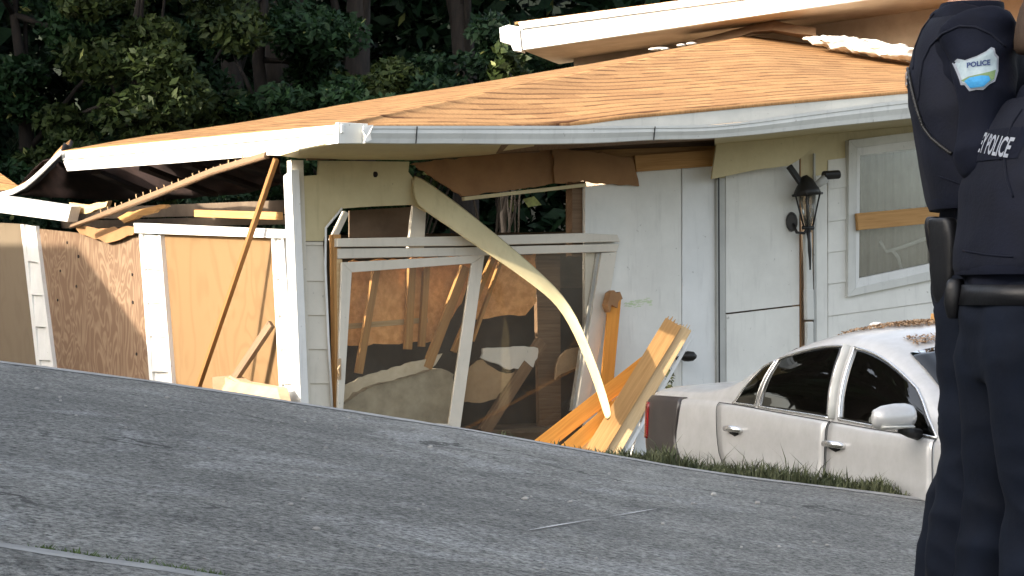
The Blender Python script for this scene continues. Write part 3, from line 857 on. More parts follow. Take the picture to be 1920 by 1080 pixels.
mb.prism([PL(-60, 358, .25), PL(0, 367, .25), PL(133, 387, .25), PL(126, 416, .25), PL(0, 399, .25), PL(-60, 390, .25)], -nL * .12)
loose('fascia_piece', 'broken white fascia piece sagging below the bent roof at the far left', 'fascia', mb, WHITE, .006)
mb = MB(); mb.prism([PL(-60, 338, .3), PL(36, 349, .1), PL(20, 356, .12), PL(-60, 362, .34)], dL * 1.0 + Vector((0, 0, .25))); loose('shingle_sheet', 'fallen strip of tan shingles above the broken white fascia', 'shingles', mb, SHINGLE)
mb = MB(); rr = random.Random(8)
mb.prism([PL(398, 707, .45), PL(430, 704, .3), PL(452, 716, .3), PL(520, 728, .2), PL(528, 760, .3), PL(400, 760, .5)], -nL * .1)
loose('broken_panel', 'crumbled tan sheathing piece at the foot of the plain plywood panel', 'debris', mb, TANBOARD)
mb = MB(); slabL(mb, rag([(138, 420), (185, 428), (258, 425), (250, 440), (213, 452), (200, 457), (186, 450), (150, 440)]), .05, .02); loose('felt_scrap', 'torn dark roofing felt hanging over the top of the swirled plywood panel', 'scrap', mb, BROWN)

# ------------------------------------------------------------------ sliding door, knocked askew
sd = thing('sliding_door', PF(880, 800, .06), 'cream sliding glass door knocked askew in the front opening', 'door')
mb = MB(); slabF(mb, [(632, 447), (860, 443), (1090, 437), (1158, 440), (1163, 453), (1090, 455), (860, 461), (632, 463)], .10, .10); mb.build('head_rail', BEIGE, sd, bevel=.006)
mb = MB(); slabF(mb, [(634, 466), (860, 464), (1162, 457), (1157, 472), (904, 479), (634, 485)], .07, .07); mb.build('head_rail', BEIGE, sd, bevel=.006)
mb = MB(); slabF(mb, [(1128, 474), (1157, 473), (1138, 590), (1100, 775), (1080, 775)], .06, .08); mb.build('side_stile', BEIGE, sd, bevel=.006)
mb = MB(); slabF(mb, [(1119, 474), (1128, 474), (1081, 770), (1073, 770)], .03, .06); mb.build('side_stile', TRIMG, sd, bevel=.004)
mb = MB(); slabF(mb, [(632, 486), (642, 486), (642, 800), (636, 800)], .06, .06); mb.build('side_stile', PALEWOOD, sd, bevel=.003)
SO = [(641, 492), (909, 478), (862, 812), (632, 800)]
SI = [(660, 511), (885, 494), (842, 795), (643, 785)]
mb = MB(); frameF(mb, SO, SI, .105, .035); sash = mb.build('sash', BEIGE, sd, bevel=.005)
mb = MB(); slabF(mb, SI, .090, .006); mb.build('pane', PANE, sash)
mb = MB(); slabF(mb, [(892, 480), (1122, 474), (1076, 812), (850, 812)], .03, .006); mb.build('pane', PANE, sd)
mb = MB(); mb.beam(PF(636, 672, .1), PF(636, 712, .1), .03, .03, nF); mb.tube([PF(638, 684, .12), PF(634, 692, .15), PF(638, 704, .12)], .01, 6); mb.build('latch', TANBOARD, sd, bevel=.003)

# debris behind the glass
mb = MB(); slabF(mb, rag([(640, 722), (700, 700), (790, 675), (830, 662), (810, 690), (770, 704), (700, 720), (660, 738), (640, 760)]), -.10, .03); loose('drywall_piece', 'long pale drywall shard sloping behind the left pane of the sliding door', 'drywall', mb, DRYWALL)
mb = MB(); slabF(mb, rag([(905, 652), (1012, 650), (1000, 690), (955, 694), (930, 680), (903, 672)]), -.10, .03); loose('drywall_piece', 'white drywall chunk behind the right pane, above the tan sheet', 'drywall', mb, WHITE)
mb = MB(); slabF(mb, rag([(880, 690), (905, 672), (925, 690), (950, 700), (985, 694), (960, 720), (930, 748), (900, 756), (868, 752)]), -.12, .03); loose('drywall_piece', 'torn tan drywall sheet lying low behind the right pane', 'drywall', mb, TANBOARD)
mb = MB(); slabF(mb, rag([(1060, 655), (1090, 652), (1085, 690), (1055, 700), (1040, 715), (1045, 680)]), -.14, .03); loose('drywall_piece', 'small tan drywall piece by the right stile of the sliding door', 'drywall', mb, TANBOARD)
mb = MB(); slabF(mb, rag([(640, 760), (700, 722), (770, 706), (830, 690), (850, 700), (860, 830), (640, 820)]), -.16, .25); loose('rubble_mound', 'grey heap of fallen ceiling debris behind the left pane', 'debris', mb, paint('grey_rubble', (.52, .47, .37), (.34, .30, .23), .95, 6, .6, 20))
mb = MB(); mb.beam(PF(905, 812, -.10), PF(1015, 640, -.14), .06, .12, nF); loose('fallen_rafter', 'dark fallen rafter slanting behind the right pane', 'rafter', mb, OLDWOOD)

# bent trim strip curling out from the wall
up = [(768, 318), (810, 345), (850, 374), (893, 408), (935, 442), (980, 480), (1022, 518), (1056, 552), (1082, 592), (1102, 640), (1122, 690), (1138, 740), (1149, 782)]
dn = [(776, 384), (815, 410), (852, 434), (895, 464), (940, 494), (985, 526), (1022, 552), (1044, 574), (1066, 606), (1088, 654), (1108, 704), (1124, 752), (1137, 792)]
rows = []
for k, (a, b) in enumerate(zip(up, dn)):
    t = k / (len(up) - 1); off = .04 + .95 * t ** 1.15 + .05 * noise.noise(Vector((k * .7, 0, 5)))
    b = (b[0] + 3 * noise.noise(Vector((k * .9, 4, 0))), b[1] + 4 * noise.noise(Vector((k * .9, 9, 0))))
    tw = sstep(.5, .72, t); rows.append([PF(a[0], a[1], off + lerp(-.03, .10, tw)), PF((a[0] + b[0]) / 2, (a[1] + b[1]) / 2, off + .03), PF(b[0], b[1], off + lerp(.05, -.06, tw))])
mb = MB(); mb.loft(rows, cap=False, closed=False)
st = loose('trim_strip', 'long cream trim strip peeled off the header and curling down over the sliding door', 'trim', mb, CREAM_BOUNCE, 0, smooth=True, solid=.012, subsurf=1)
# lumber by the white wall
grp = None
def plankF(a, b, oa, ob, w, t, label, mat):
    mb = MB(); sd_ = (nF - dF * .75).normalized(); p_, q_ = PF(*a, oa), PF(*b, ob); ax_ = (q_ - p_).normalized(); cr_ = ax_.cross(sd_).normalized()
    mb.beam(p_, q_, t, w, sd_)
    for k in range(5):
        o_ = cr_ * w * (-.4 + .2 * k) + sd_ * t * random.uniform(-.3, .3)
        mb.beam(q_ + o_ - ax_ * .02, q_ + o_ + ax_ * random.uniform(.01, .07), t * .3, w * .14, sd_, t * .05, w * .03)
    return loose('plank', label, 'board', mb, mat, .004)
plankF((1113, 850), (1262, 606), .95, .70, .17, .045, 'tall tan plank leaning up to the right, left one of the steep pair', LUMBER)
plankF((1146, 852), (1284, 616), .98, .73, .13, .05, 'tall tan plank leaning up to the right, right one of the steep pair', PALEWOOD)
plankF((1172, 852), (1297, 632), .96, .70, .03, .09, 'thin pale board edge along the right side of the steep plank pair', WHITE)
plankF((1012, 838), (1210, 682), .80, .45, .15, .045, 'wide orange plank leaning low in front of the sliding door', ORANGE)
plankF((1062, 848), (1200, 728), .90, .60, .16, .04, 'orange plank lying below the wide low one beside the sliding door', ORANGE)
plankF((1095, 852), (1190, 762), .93, .70, .12, .04, 'short pale orange plank at the foot of the steep plank pair', LUMBER)
mb = MB(); mb.beam(PF(1152, 562, .14), PF(1130, 800, .16), .09, .12, (nF - dF * .5).normalized()); loose('lumber_post', 'upright orange lumber post against the white wall sheet', 'post', mb, ORANGE)
mb = MB(); slabF(mb, [(1145, 549), (1152, 544), (1156, 549), (1163, 547), (1168, 560), (1160, 566), (1158, 578), (1147, 572), (1144, 586), (1139, 572)], .20, .10); loose('wood_block', 'splintered brown wood block on top of the upright orange post', 'block', mb, BROWN)
mb = MB(); slabF(mb, [(1212, 760), (1236, 715), (1222, 880), (1176, 880)], .72, .03); loose('white_board', 'short white board standing behind the foot of the steep planks', 'board', mb, WHITE)
mb = MB(); 
for k in range(60):
    c = PF(rr.uniform(1248, 1262), rr.uniform(690, 728), .6 + rr.uniform(-.06, .06)); d = Vector((rr.gauss(0, 1), rr.gauss(0, 1), rr.gauss(0, 1))).normalized() * .03; e = d.cross(Vector((rr.random(), rr.random(), rr.random()))).normalized() * .014
    mb.face([c - d, c + e, c + d, c - e])
loose('leaf_sprig', 'small sprig of dry leaves caught beside the steep planks', 'leaves', mb, GRASSM, 0)
# broken cream fascia board above the lamp and lumber over the window
mb = MB(); slabF(mb, [(1344, 268), (1440, 258), (1543, 247), (1522, 277), (1498, 300), (1478, 311), (1420, 318), (1334, 336)], .22, .02)
loose('fascia_board', 'cream board with a broken right end hanging above the lamp', 'board', mb, CREAM_BOUNCE)
mb = MB(); mb.beam(PF(1606, 416, .09), PF(1768, 401, .09), .04, .175, nF); loose('window_board', 'tan lumber board fixed across the middle of the window', 'board', mb, LUMBER)

# wall lantern with broken bracket and sensor
ln = thing('wall_lamp', PF(1512, 505, .12), 'broken black wall lantern hanging askew between white panel and siding', 'lamp')
mb = MB(); mb.tube([PF(1484, 416, .01), PF(1484, 416, .06)], [.105, .085], 14, .62, Vector((0, 0, 1))); mb.build('backplate', BLACK, ln, smooth=False, bevel=.006)
mb = MB(); mb.tube([PF(1486, 418, .05), PF(1494, 436, .13), PF(1508, 437, .17), PF(1514, 428, .18)], .016, 8); mb.build('arm', BLACK, ln, smooth=True)
lc = .18
cage = MB()
tp = [(1490, 366), (1538, 362)]; bt = [(1506, 425), (1524, 424)]
for (xt, ot), (xb, ob) in zip(((1491, .0), (1537, .0), (1512, .10), (1516, -.10)), ((1507, .0), (1524, .0), (1514, .04), (1516, -.04))):
    cage.tube([PF(xt, 364, lc + ot), PF(xb, 425, lc + ob)], .009, 6)
cage.tube([PF(1486, 367, lc), PF(1542, 362, lc)], .013, 6); cage.tube([PF(1512, 364, lc + .13), PF(1516, 365, lc - .13)], .013, 6)
cage.tube([PF(1505, 427, lc), PF(1525, 427, lc)], .02, 8)
cage.build('cage', BLACK, ln, smooth=True)
mb = MB(); c0, c1 = PF(1514, 366, lc), PF(1515, 424, lc)
mb.tube([c0, c1], [.085, .034], 12); mb.build('glass', GLASSL, ln, smooth=True)
mb = MB(); mb.tube([PF(1514, 366, lc), PF(1513, 355, lc), PF(1511, 338, lc), PF(1508, 330, lc)], [.15, .125, .07, .03], 12); mb.build('cap', BLACK, ln, smooth=True)
mb = MB(); mb.tube([PF(1515, 428, lc), PF(1517, 450, lc), PF(1518, 470, lc), PF(1519, 490, lc), PF(1519, 506, lc)], [.026, .016, .019, .012, .008], 8); mb.build('finial', BLACK, ln, smooth=True)
mb = MB(); mb.beam(PF(1479, 311, .1), PF(1503, 345, .16), .05, .06, nF); mb.beam(PF(1503, 345, .17), PF(1523, 351, .2), .06, .07, nF); mb.build('bracket', BLACK, ln, bevel=.01)
mb = MB(); mb.tube([PF(1524, 352, .2), PF(1548, 335, .25)], [.03, .05], 10); mb.build('sensor_body', TRIMG, ln, smooth=True)
mb = MB(); mb.tube([PF(1544, 329, .25), PF(1573, 327, .27)], .045, 12); mb.build('sensor_head', BLACK, ln, bevel=.006)

# green paint smear on the white wall sheet
mb = MB(); rg = random.Random(2)
for k in range(70):
    x = 1172 + 50 * rg.random(); y = 570 - (x - 1172) * .10 + rg.gauss(0, 3.0)
    p = PF(x, y, .0015 + .0004 * k / 70); w = .004 + .012 * rg.random()
    mb.face([p - dF * w * 2 - Vector((0, 0, w * .4)), p + dF * w * 2 - Vector((0, 0, w * .2)), p + dF * w * 1.4 + Vector((0, 0, w * .4)), p - dF * w + Vector((0, 0, w * .4))])
mb.build('green_paint_mark', paint('green_spray', (.46, .58, .30), (.55, .60, .45), .7, 8, 0), house)

# ------------------------------------------------------------------ taller house behind
uhY0, uhY1 = 27.3, 24.6
def uy(px): return lerp(uhY0, uhY1, (px - 980) / (1700 - 980))
base_u = P(1075, 120, 27.8); base_u.z = GH
uh = thing('house', base_u, 'taller house section with white eave board and tan soffit above the fallen roof', 'house')
def U(px, py, dy=0): return P(px, py, uy(px) + dy)
ft = lambda px: 53 - .133 * (px - 975)      # top of fascia
fb = lambda px: 93 - .147 * (px - 985)     # bottom of fascia
mb = MB(); mb.prism([U(975, ft(975)), U(2050, ft(2050)), U(2050, fb(2050)), U(980, fb(980))], Vector((.03, .08, 0))); mb.build('fascia', WHITE, uh, bevel=.008)
mb = MB(); mb.prism([U(972, ft(972) - 12, -.02), U(2050, ft(2050) - 12, -.02), U(2050, ft(2050) + 1, -.05), U(975, ft(975) + 1, -.05)], Vector((.02, .06, 0))); mb.build('drip_edge', WHITE, uh, bevel=.006)
mb = MB(); mb.prism([U(936, 52, .2), U(953, 46, .1), U(973, 50, -.03), U(978, 97, -.03), U(962, 95, .05), U(958, 84, .05), U(938, 78, .15)], Vector((.05, .22, 0))); mb.build('fascia_return', WHITE, uh, bevel=.01)
mb = MB(); mb.prism([U(980, fb(980) + .5, .06), U(2050, fb(2050) + .5, .06), U(2050, fb(2050) + .5, .06) + Vector((.5, 1.7, .0)), U(980, fb(980) + .5, .06) + Vector((.5, 1.7, .0))], Vector((0, 0, .02))); mb.build('soffit', TANSOFFIT, uh)
mb = MB(); w0 = U(1076, 0, 1.6); w1 = U(2050, 0, 1.6)
mb.prism([Vector((w0.x, w0.y, GH)), Vector((w1.x, w1.y, GH)), Vector((w1.x, w1.y, U(2050, fb(2050)).z + .3)), Vector((w0.x, w0.y, U(1076, fb(1076)).z + .02))], Vector((.08, .25, 0))); mb.build('wall', TANSOFFIT, uh)
mb = MB(); s0 = U(1076, 0, 1.62)
mb.prism([Vector((w0.x, w0.y, GH)), Vector((w0.x + 1.6, w0.y + 5, GH)), Vector((w0.x + 1.6, w0.y + 5, w0.z - 1)), Vector((w0.x, w0.y, U(1076, fb(1076)).z + .02))], Vector((.1, 0, 0))); mb.build('side_wall', WALLW, uh)
e0, e1 = U(965, ft(965) - 13), U(2050, ft(2050) - 13)
mb = MB(); mb.prism([e0, e1, e1 + Vector((1.4, 5.0, .1)), e0 + Vector((1.4, 5.0, .1))], Vector((0, 0, -.03))); mb.build('roof', SHINGLE, uh)
# ragged seam where the roof broke away
mb = MB(); rj = random.Random(5)
mb.loft([[U(x, y - 5 - 5 * rj.random(), .5), U(x, y + 6 + 4 * rj.random(), .35), U(x, y + 14, .6), U(x, y, .75)] for x, y in [(1290, 86), (1330, 77), (1370, 66), (1410, 52), (1450, 48), (1490, 56), (1530, 60)]])
mb.build('torn_flashing', OLDWOOD, uh)
mb = MB()
for k in range(70):
    x = rj.uniform(1542, 1725); yb = 66 + (x - 1545) * .17
    y = yb + rj.uniform(2, 16)
    mb.ball(U(x, y, -.1 + .5 * rj.random()), (.12 + .22 * rj.random(), .16, .018 + .022 * rj.random()), 9, 6)
o = loose('insulation_heap', 'torn white insulation along the top edge of the tan roof', 'insulation', mb, INSUL, 0, smooth=True)
md = o.modifiers.new('Join', 'REMESH'); md.mode = 'VOXEL'; md.voxel_size = .022; md.use_smooth_shade = True
tx = bpy.data.textures.new('lumps', 'CLOUDS'); tx.noise_scale = .12; tx.noise_depth = 3
md = o.modifiers.new('Disp', 'DISPLACE'); md.texture = tx; md.strength = .07
for k in range(5):
    mb = MB(); x = rj.uniform(1225, 1255) if k < 3 else rj.uniform(1275, 1320)
    mb.ball(U(x, 95 - (x - 1222) * .2 + rj.uniform(-2, 2), -.02), (.05 + .05 * rj.random(), .05, .018), 8, 6)
    loose('insulation_scrap', 'small white insulation scrap on the roof edge below the upper eave', 'insulation', mb, INSUL, 0, 'insulation scraps on the roof edge', smooth=True)
# ------------------------------------------------------------------ silver sedan
PSI = R(70)
hd = Vector((math.cos(PSI), -math.sin(PSI), 0)); lf = Vector((math.sin(PSI), math.cos(PSI), 0))
CO = Vector((2.76, 13.29, ZC - 1.73))
car = thing('parked_car', CO, 'silver four-door sedan parked nose-out beside the house, tan debris on its roof', 'car')
def W(x, y, z): return CO + hd * x + lf * y + Vector((0, 0, z))
T_wb = [(-3.10, .66), (-2.98, .78), (-2.6, .85), (-1.5, .875), (-.6, .885), (.4, .885), (1.2, .87), (1.7, .84), (2.05, .76), (2.25, .58)]
T_zb = [(-3.10, .92), (-1.6, .95), (-.6, .93), (.4, .905), (1.3, .875), (1.8, .80), (2.1, .72), (2.25, .64)]
T_zr = [(-3.10, .95), (-2.7, .985), (-1.95, 1.01), (-1.55, 1.075), (-1.2, 1.21), (-.88, 1.315), (-.45, 1.40), (-.1, 1.42), (.27, 1.38), (.65, 1.255), (1.15, 1.02), (1.4, .925), (1.8, .825), (2.1, .74), (2.25, .655)]
def sec(x):
    wb, zb, zr = catmull(T_wb, x), catmull(T_zb, x), max(catmull(T_zr, x), catmull(T_zb, x) + .02)
    h = zr - zb
    arch = 0
    pts = [(0, .22), (.6 * wb, .22), (.93 * wb, .23), (.975 * wb, .30), (.992 * wb, .42), (1.004 * wb, .54), (1.012 * wb, .60), (1.004 * wb, .66), (1.0 * wb, .76 if zb > .85 else lerp(.66, zb, .5)), (.992 * wb, zb - .05), (.975 * wb, zb - .015), (.955 * wb, zb)]
    yb = .950 * wb; yr = yb - .30 * h - .02
    for w in (.12, .35, .6, .82, .93): pts.append((lerp(yb, yr, w) + .035 * math.sin(math.pi * w) * min(1, h / .3), zb + h * w))
    pts.append((yr - .015, zr + .0)); pts.append((yr - .05, zr + .018))
    cr = lerp(.04, .080, sstep(1.1, 1.38, zr))
    for t in (.75, .5, .25, 0): pts.append(((yr - .05) * t, zr + .018 + cr * (1 - t * t)))
    return pts
XS = frange(-3.10, 2.25, .07)
mb = MB(); rings = []
for x in XS:
    q = sec(x)
    rings.append([W(x, -y, z) for y, z in q] + [W(x, y, z) for y, z in q[-2:0:-1]])
mb.loft(rings)
n = len(rings[0])
body = mb.build('body', [CARP, DARKCAR], car, smooth=True, merge=True)
for p in body.data.polygons:
    lx = (p.center + ORG[body] - CO).dot(hd)
    if len(p.vertices) > 6: p.use_smooth = False
md = body.modifiers.new('Sub', 'SUBSURF'); md.levels = md.render_levels = 1
def skin_pt(x, k, off):
    """point k (fractional ring index) of the right side at station x, pushed out by off"""
    def at(xx, kk):
        q = sec(xx); i = min(int(kk), len(q) - 2); f = kk - i
        i0, i3 = max(i - 1, 0), min(i + 2, len(q) - 1)
        def cr(a, b, c, d): return .5 * (2*b + (c-a)*f + (2*a-5*b+4*c-d)*f*f + (3*b-a-3*c+d)*f**3)
        return Vector((xx, -cr(q[i0][0], q[i][0], q[i+1][0], q[i3][0]), cr(q[i0][1], q[i][1], q[i+1][1], q[i3][1])))
    p = at(x, k); dx = at(x + .02, k) - at(x - .02, k); dk = at(x, min(k + .1, 21)) - at(x, max(k - .1, 0))
    nn = dx.cross(dk); nn.normalize()
    if nn.y > 0: nn = -nn
    p = p + nn * off
    return W(p.x, p.y, p.z)
def panel(x0, x1, k0, k1, off, th, nx=14, nk=10, fx0=None, fx1=None, fk1=None):
    mb = MB()
    g = [[None] * (nk + 1) for _ in range(nx + 1)]
    G2 = [[None] * (nk + 1) for _ in range(nx + 1)]
    for i in range(nx + 1):
        for j in range(nk + 1):
            v = j / nk
            a = fx0(v) if fx0 else x0; b = fx1(v) if fx1 else x1
            x = lerp(a, b, i / nx); kk1 = fk1(x) if fk1 else k1
            g[i][j] = skin_pt(x, lerp(k0, kk1, v), off); G2[i][j] = skin_pt(x, lerp(k0, kk1, v), off - th)
    for i in range(nx):
        for j in range(nk):
            mb.face([g[i][j], g[i + 1][j], g[i + 1][j + 1], g[i][j + 1]])
    edge = [(i, 0) for i in range(nx + 1)] + [(nx, j) for j in range(1, nk + 1)] + [(i, nk) for i in range(nx - 1, -1, -1)] + [(0, j) for j in range(nk - 1, 0, -1)]
    for a, b in zip(edge, edge[1:] + edge[:1]):
        mb.face([g[a[0]][a[1]], g[b[0]][b[1]], G2[b[0]][b[1]], G2[a[0]][a[1]]])
    return mb, [g[a][b] for a, b in edge]
KB = 11
# doors
def doorpart(x0, x1, lean0, lean1):
    mb, ed = panel(x0, x1, 3.0, 10.55, .007, .012, 16, 14, fx0=lambda v: x0 + lean0(v), fx1=lambda v: x1 + lean1(v))
    d = mb.build('door', CARP, car, smooth=True, merge=True)
    g = MB(); g.tube(ed + ed[:1], .0032, 5); g.build('door_gap', RUBBER, d, smooth=True)
    return d
rear_d = doorpart(-1.62, -.035, lambda v: .28 * (1 - v) ** 2 + .0, lambda v: 0)
front_d = doorpart(-.015, 1.22, lambda v: 0, lambda v: -.06 * v)
for d, hx, hk in ((rear_d, -1.30, 8.2), (front_d, .10, 8.2)):
    m = MB(); m.tube([skin_pt(hx - .12, hk, -.005), skin_pt(hx - .10, hk, .03), skin_pt(hx, hk + .05, .042), skin_pt(hx + .09, hk + .04, .034), skin_pt(hx + .115, hk, .0)], [.016, .02, .022, .022, .016], 10)
    m.build('handle', CHROME, d, smooth=True)
    m = MB(); m.tube([skin_pt(hx - .08, hk - .1, .002), skin_pt(hx + .0, hk - .1, .006), skin_pt(hx + .06, hk - .1, .002)], [.02, .034, .02], 10, .5); m.build('handle_recess', RUBBER, d, smooth=True)
# windows
def window(x0, x1, l0, l1, k1=15.6):
    mb, ed = panel(x0, x1, 11.35, k1, .006, .008, 18, 12, fx0=lambda v: x0 + l0(v), fx1=lambda v: x1 + l1(v))
    w = mb.build('side_window', CARGLASS, car, smooth=True, merge=True)
    f = MB(); f.tube(ed + ed[:1], .009, 6); f.build('window_frame', CHROME, w, smooth=True)
window(.06, 1.16, lambda v: -.06 * v, lambda v: -.34 * v * v)
window(-1.03, -.06, lambda v: .10 * v, lambda v: -.08 * v)
window(-1.42, -1.08, lambda v: .30 * v ** 1.2, lambda v: .10 * v)
mb = MB()
for s in range(1):
    a = [skin_pt(-.01 - .07 * t, 11.3 + 4.4 * t, .010) for t in (0, .25, .5, .75, 1)]
    mb.tube(a, .030, 8, .4)
mb.build('pillar_cover', TRIMG, car, smooth=True)
# windscreen and rear screen
def topz(x, y):
    q = sec(x); yr = q[-5][0]; zr = q[-5][1]; zc = q[-1][1]
    t = abs(y) / yr
    return zr + (zc - zr) * (1 - t * t) if t <= 1 else zr
def screen(name, x0, x1, yf):
    mb = MB(); rows = []
    for i in range(13):
        x = lerp(x0, x1, i / 12); yy = yf(x)
        rows.append([W(x, lerp(-yy, yy, j / 12), topz(x, lerp(-yy, yy, j / 12)) + .008) for j in range(13)])
    mb.loft(rows, cap=False, closed=False); mb.build(name, CARGLASS, car, smooth=True, solid=.006)
screen('windscreen', .50, 1.33, lambda x: sec(x)[-5][0] - .03)
screen('rear_screen', -1.62, -.95, lambda x: sec(x)[-5][0] - .05)
# mirror
mb = MB()
for k in range(1): pass
mc = (1.02, -1.03, 1.00)
rings = []
for t, ry, rz in ((-.135, .02, .02), (-.125, .05, .05), (-.08, .075, .068), (0, .085, .075), (.07, .085, .072), (.11, .07, .06), (.125, .03, .03)):
    rings.append([W(mc[0] + ry * math.cos(a) * (1 if math.cos(a) > 0 else .55), mc[1] + t, mc[2] + rz * math.sin(a) + .012 * (t + .1) / .2) for a in [2 * math.pi * j / 16 for j in range(16)]])
mb.loft(rings)
mir = mb.build('mirror', CARP, car, smooth=True)
mb = MB(); mb.tube([W(1.0, -.85, .90), W(1.01, -.92, .915), W(1.02, -.98, .94)], [.035, .03, .03], 8); mb.build('mirror_stalk', BLACK, mir, smooth=True)
mb = MB(); mb.loft([[W(mc[0] + .088 * math.cos(a) * (1 if math.cos(a) > 0 else .55), mc[1] + t, mc[2] - .046 + .012 * math.sin(a)) for a in [2 * math.pi * j / 14 for j in range(14)]] for t in (-.10, 0, .09)]); mb.build('mirror_base', TRIMG, mir, smooth=True)
# dark rear quarter, lamp
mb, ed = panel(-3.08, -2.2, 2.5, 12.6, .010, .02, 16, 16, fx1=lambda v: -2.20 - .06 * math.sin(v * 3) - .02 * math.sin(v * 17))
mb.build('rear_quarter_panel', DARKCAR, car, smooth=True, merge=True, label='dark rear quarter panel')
mb, ed = panel(-3.095, -2.86, 6.4, 9.2, .022, .02, 8, 6); mb.build('tail_lamp', RED, car, smooth=True, merge=True)
# wheels
for x in (1.38, -1.42):
    for sgn in (-1, 1):
        mb = MB(); c = W(x, sgn * .74, .32)
        rings = []
        prof = [(.19, -.09), (.30, -.10), (.32, -.07), (.325, 0), (.32, .07), (.30, .10), (.19, .09)]
        N = 28
        for k in range(N + 1):
            a = 2 * math.pi * k / N
            rings.append([c + (hd * math.cos(a) + Vector((0, 0, math.sin(a)))) * r + lf * o for r, o in prof])
        mb.loft(rings, cap=False)
        wh = mb.build('wheel', RUBBER, car, smooth=True, merge=True)
        mb = MB(); mb.tube([c - lf * .07, c + lf * .07], .2, 24); 
        for k in range(5):
            a = 2 * math.pi * k / 5; mb.beam(c + lf * sgn * .075, c + lf * sgn * .075 + (hd * math.cos(a) + Vector((0, 0, math.sin(a)))) * .19, .02, .05, lf)
        mb.build('rim', CHROME, wh, bevel=.003)
for sgn in (-1, 1):
    mb = MB(); rings = []
    for i in range(7):
        x = 2.235 - .20 * abs(i / 6) ** 1.0 * 1.0; y = sgn * (.40 + .33 * i / 6)
        rings.append([W(x + .01, y, .60), W(x + .025, y, .66), W(x + .0, y, .71)])
    mb.loft(rings, cap=False, closed=False); mb.build('headlight', GLASSL, car, smooth=True, solid=.01)
# litter on the roof
rc = random.Random(11); mb = MB()
for k in range(11000):
    x = rc.uniform(-.75, .42); y = rc.uniform(-.52, .62)
    if noise.noise(Vector((x * 3, y * 3, 4))) + .45 * (y + .1) < -.22: continue
    c = W(x, y, topz(x, y) + .003 + .014 * rc.random()); a = rc.uniform(0, 6.28); r = rc.uniform(.004, .010)
    u = Vector((math.cos(a), math.sin(a), rc.gauss(0, .35))) * r; v = Vector((-math.sin(a), math.cos(a), rc.gauss(0, .35))) * r * .7
    mb.face([c - u - v, c + u - v, c + u + v * .6, c - u * .5 + v])
mb.build('roof_litter', paint('tan_grit', (.40, .27, .16), (.25, .15, .08), .9, 30, 0), None, kind='stuff', label='tan shingle crumbs and leaves scattered over the silver car roof', cat='litter')
mb = MB(); mb.beam(W(-.12, -.10, topz(-.12, -.1) + .03), W(.30, .35, topz(.30, .35) + .04), .05, .02, Vector((0, 0, 1)))
loose('wood_strip', 'thin tan wood strip lying on the silver car roof', 'strip', mb, LUMBER)
mb = MB(); mb.ball(W(-.62, -.20, topz(-.62, -.2) + .02), (.05, .04, .03), 10, 7); loose('foam_lump', 'small white lump resting on the silver car roof', 'debris', mb, INSUL, 0, smooth=True)

# ------------------------------------------------------------------ two officers
UNIF = paint('navy_uniform', (.0024, .0044, .0140), (.0012, .0023, .0075), .85, 7, .25, 90, spec=.2)
UNIF2 = paint('navy_trousers', (.0021, .0052, .0138), (.0011, .0028, .0078), .85, 6, .25, 90, spec=.2)
VESTM = paint('navy_vest', (.0027, .0046, .0140), (.0014, .0025, .0078), .8, 9, .3, 120, spec=.25)
LEATH = paint('black_leather', (.0035, .0036, .0050), (.002, .002, .003), .45, 9, .3, 60)
SKINM = paint('skin', (.50, .27, .18), (.42, .21, .135), .55, 9, .1, 120)
HAIRM = paint('brown_hair', (.06, .035, .02), (.03, .018, .01), .7, 30, .4, 80, stretch=(4, 4, 1))
SILV = paint('silver_lettering', (.30, .32, .36), (.20, .22, .26), .6, 30, 0)
PALEP = paint('patch_pale', (.36, .44, .47), (.26, .33, .37), .7, 40, .1)
BLUEP = paint('patch_blue', (.035, .28, .55), (.025, .20, .42), .7, 40, .1)
GREENP = paint('patch_green', (.16, .24, .10), (.10, .16, .07), .7, 40, .1)
NAVYP = paint('patch_navy', (.03, .06, .18), (.02, .04, .12), .7, 40, 0)
EYEM = paint('eye', (.7, .68, .65), (.6, .58, .55), .2, 5, 0)

def remesh(name, mb, voxel, mat, parent, fold=0, smooth=4, seed=0, fscale=(9, 9, 5)):
    o = mb.build(name, mat, parent, smooth=True)
    for m_ in [('R', 'REMESH')]:
        r = o.modifiers.new('R', 'REMESH'); r.mode = 'VOXEL'; r.voxel_size = voxel; r.use_smooth_shade = True
    s_ = o.modifiers.new('S', 'SMOOTH'); s_.factor = .5; s_.iterations = smooth
    dg = bpy.context.evaluated_depsgraph_get(); dg.update()
    me = bpy.data.meshes.new_from_object(o.evaluated_get(dg))
    o.modifiers.clear(); old = o.data; o.data = me; bpy.data.meshes.remove(old); me.name = name
    if not me.materials: me.materials.append(mat)
    if fold:
        nrm = [v.normal.copy() for v in me.vertices]
        for v, nn in zip(me.vertices, nrm):
            c = v.co
            q = Vector((c.x * fscale[0], c.y * fscale[1], c.z * fscale[2] + seed))
            w = noise.noise(q * .55 + Vector((0, 0, 2 * noise.noise(q * .4))))
            ridge = 1 - abs(noise.noise(Vector((c.x * 5 + c.z * 3.0, c.y * 5, c.z * 9 + seed))) * 2.2)
            v.co = c + nn * fold * (w + .6 * ridge)
    for p in me.polygons: p.use_smooth = True
    return o
def bvh_of(objs):
    vs = []; fs = []
    for o in objs:
        b = len(vs); og = ORG[o]
        vs += [v.co + og for v in o.data.vertices]; fs += [[i + b for i in p.vertices] for p in o.data.polygons]
    return BVHTree.FromPolygons(vs, fs)
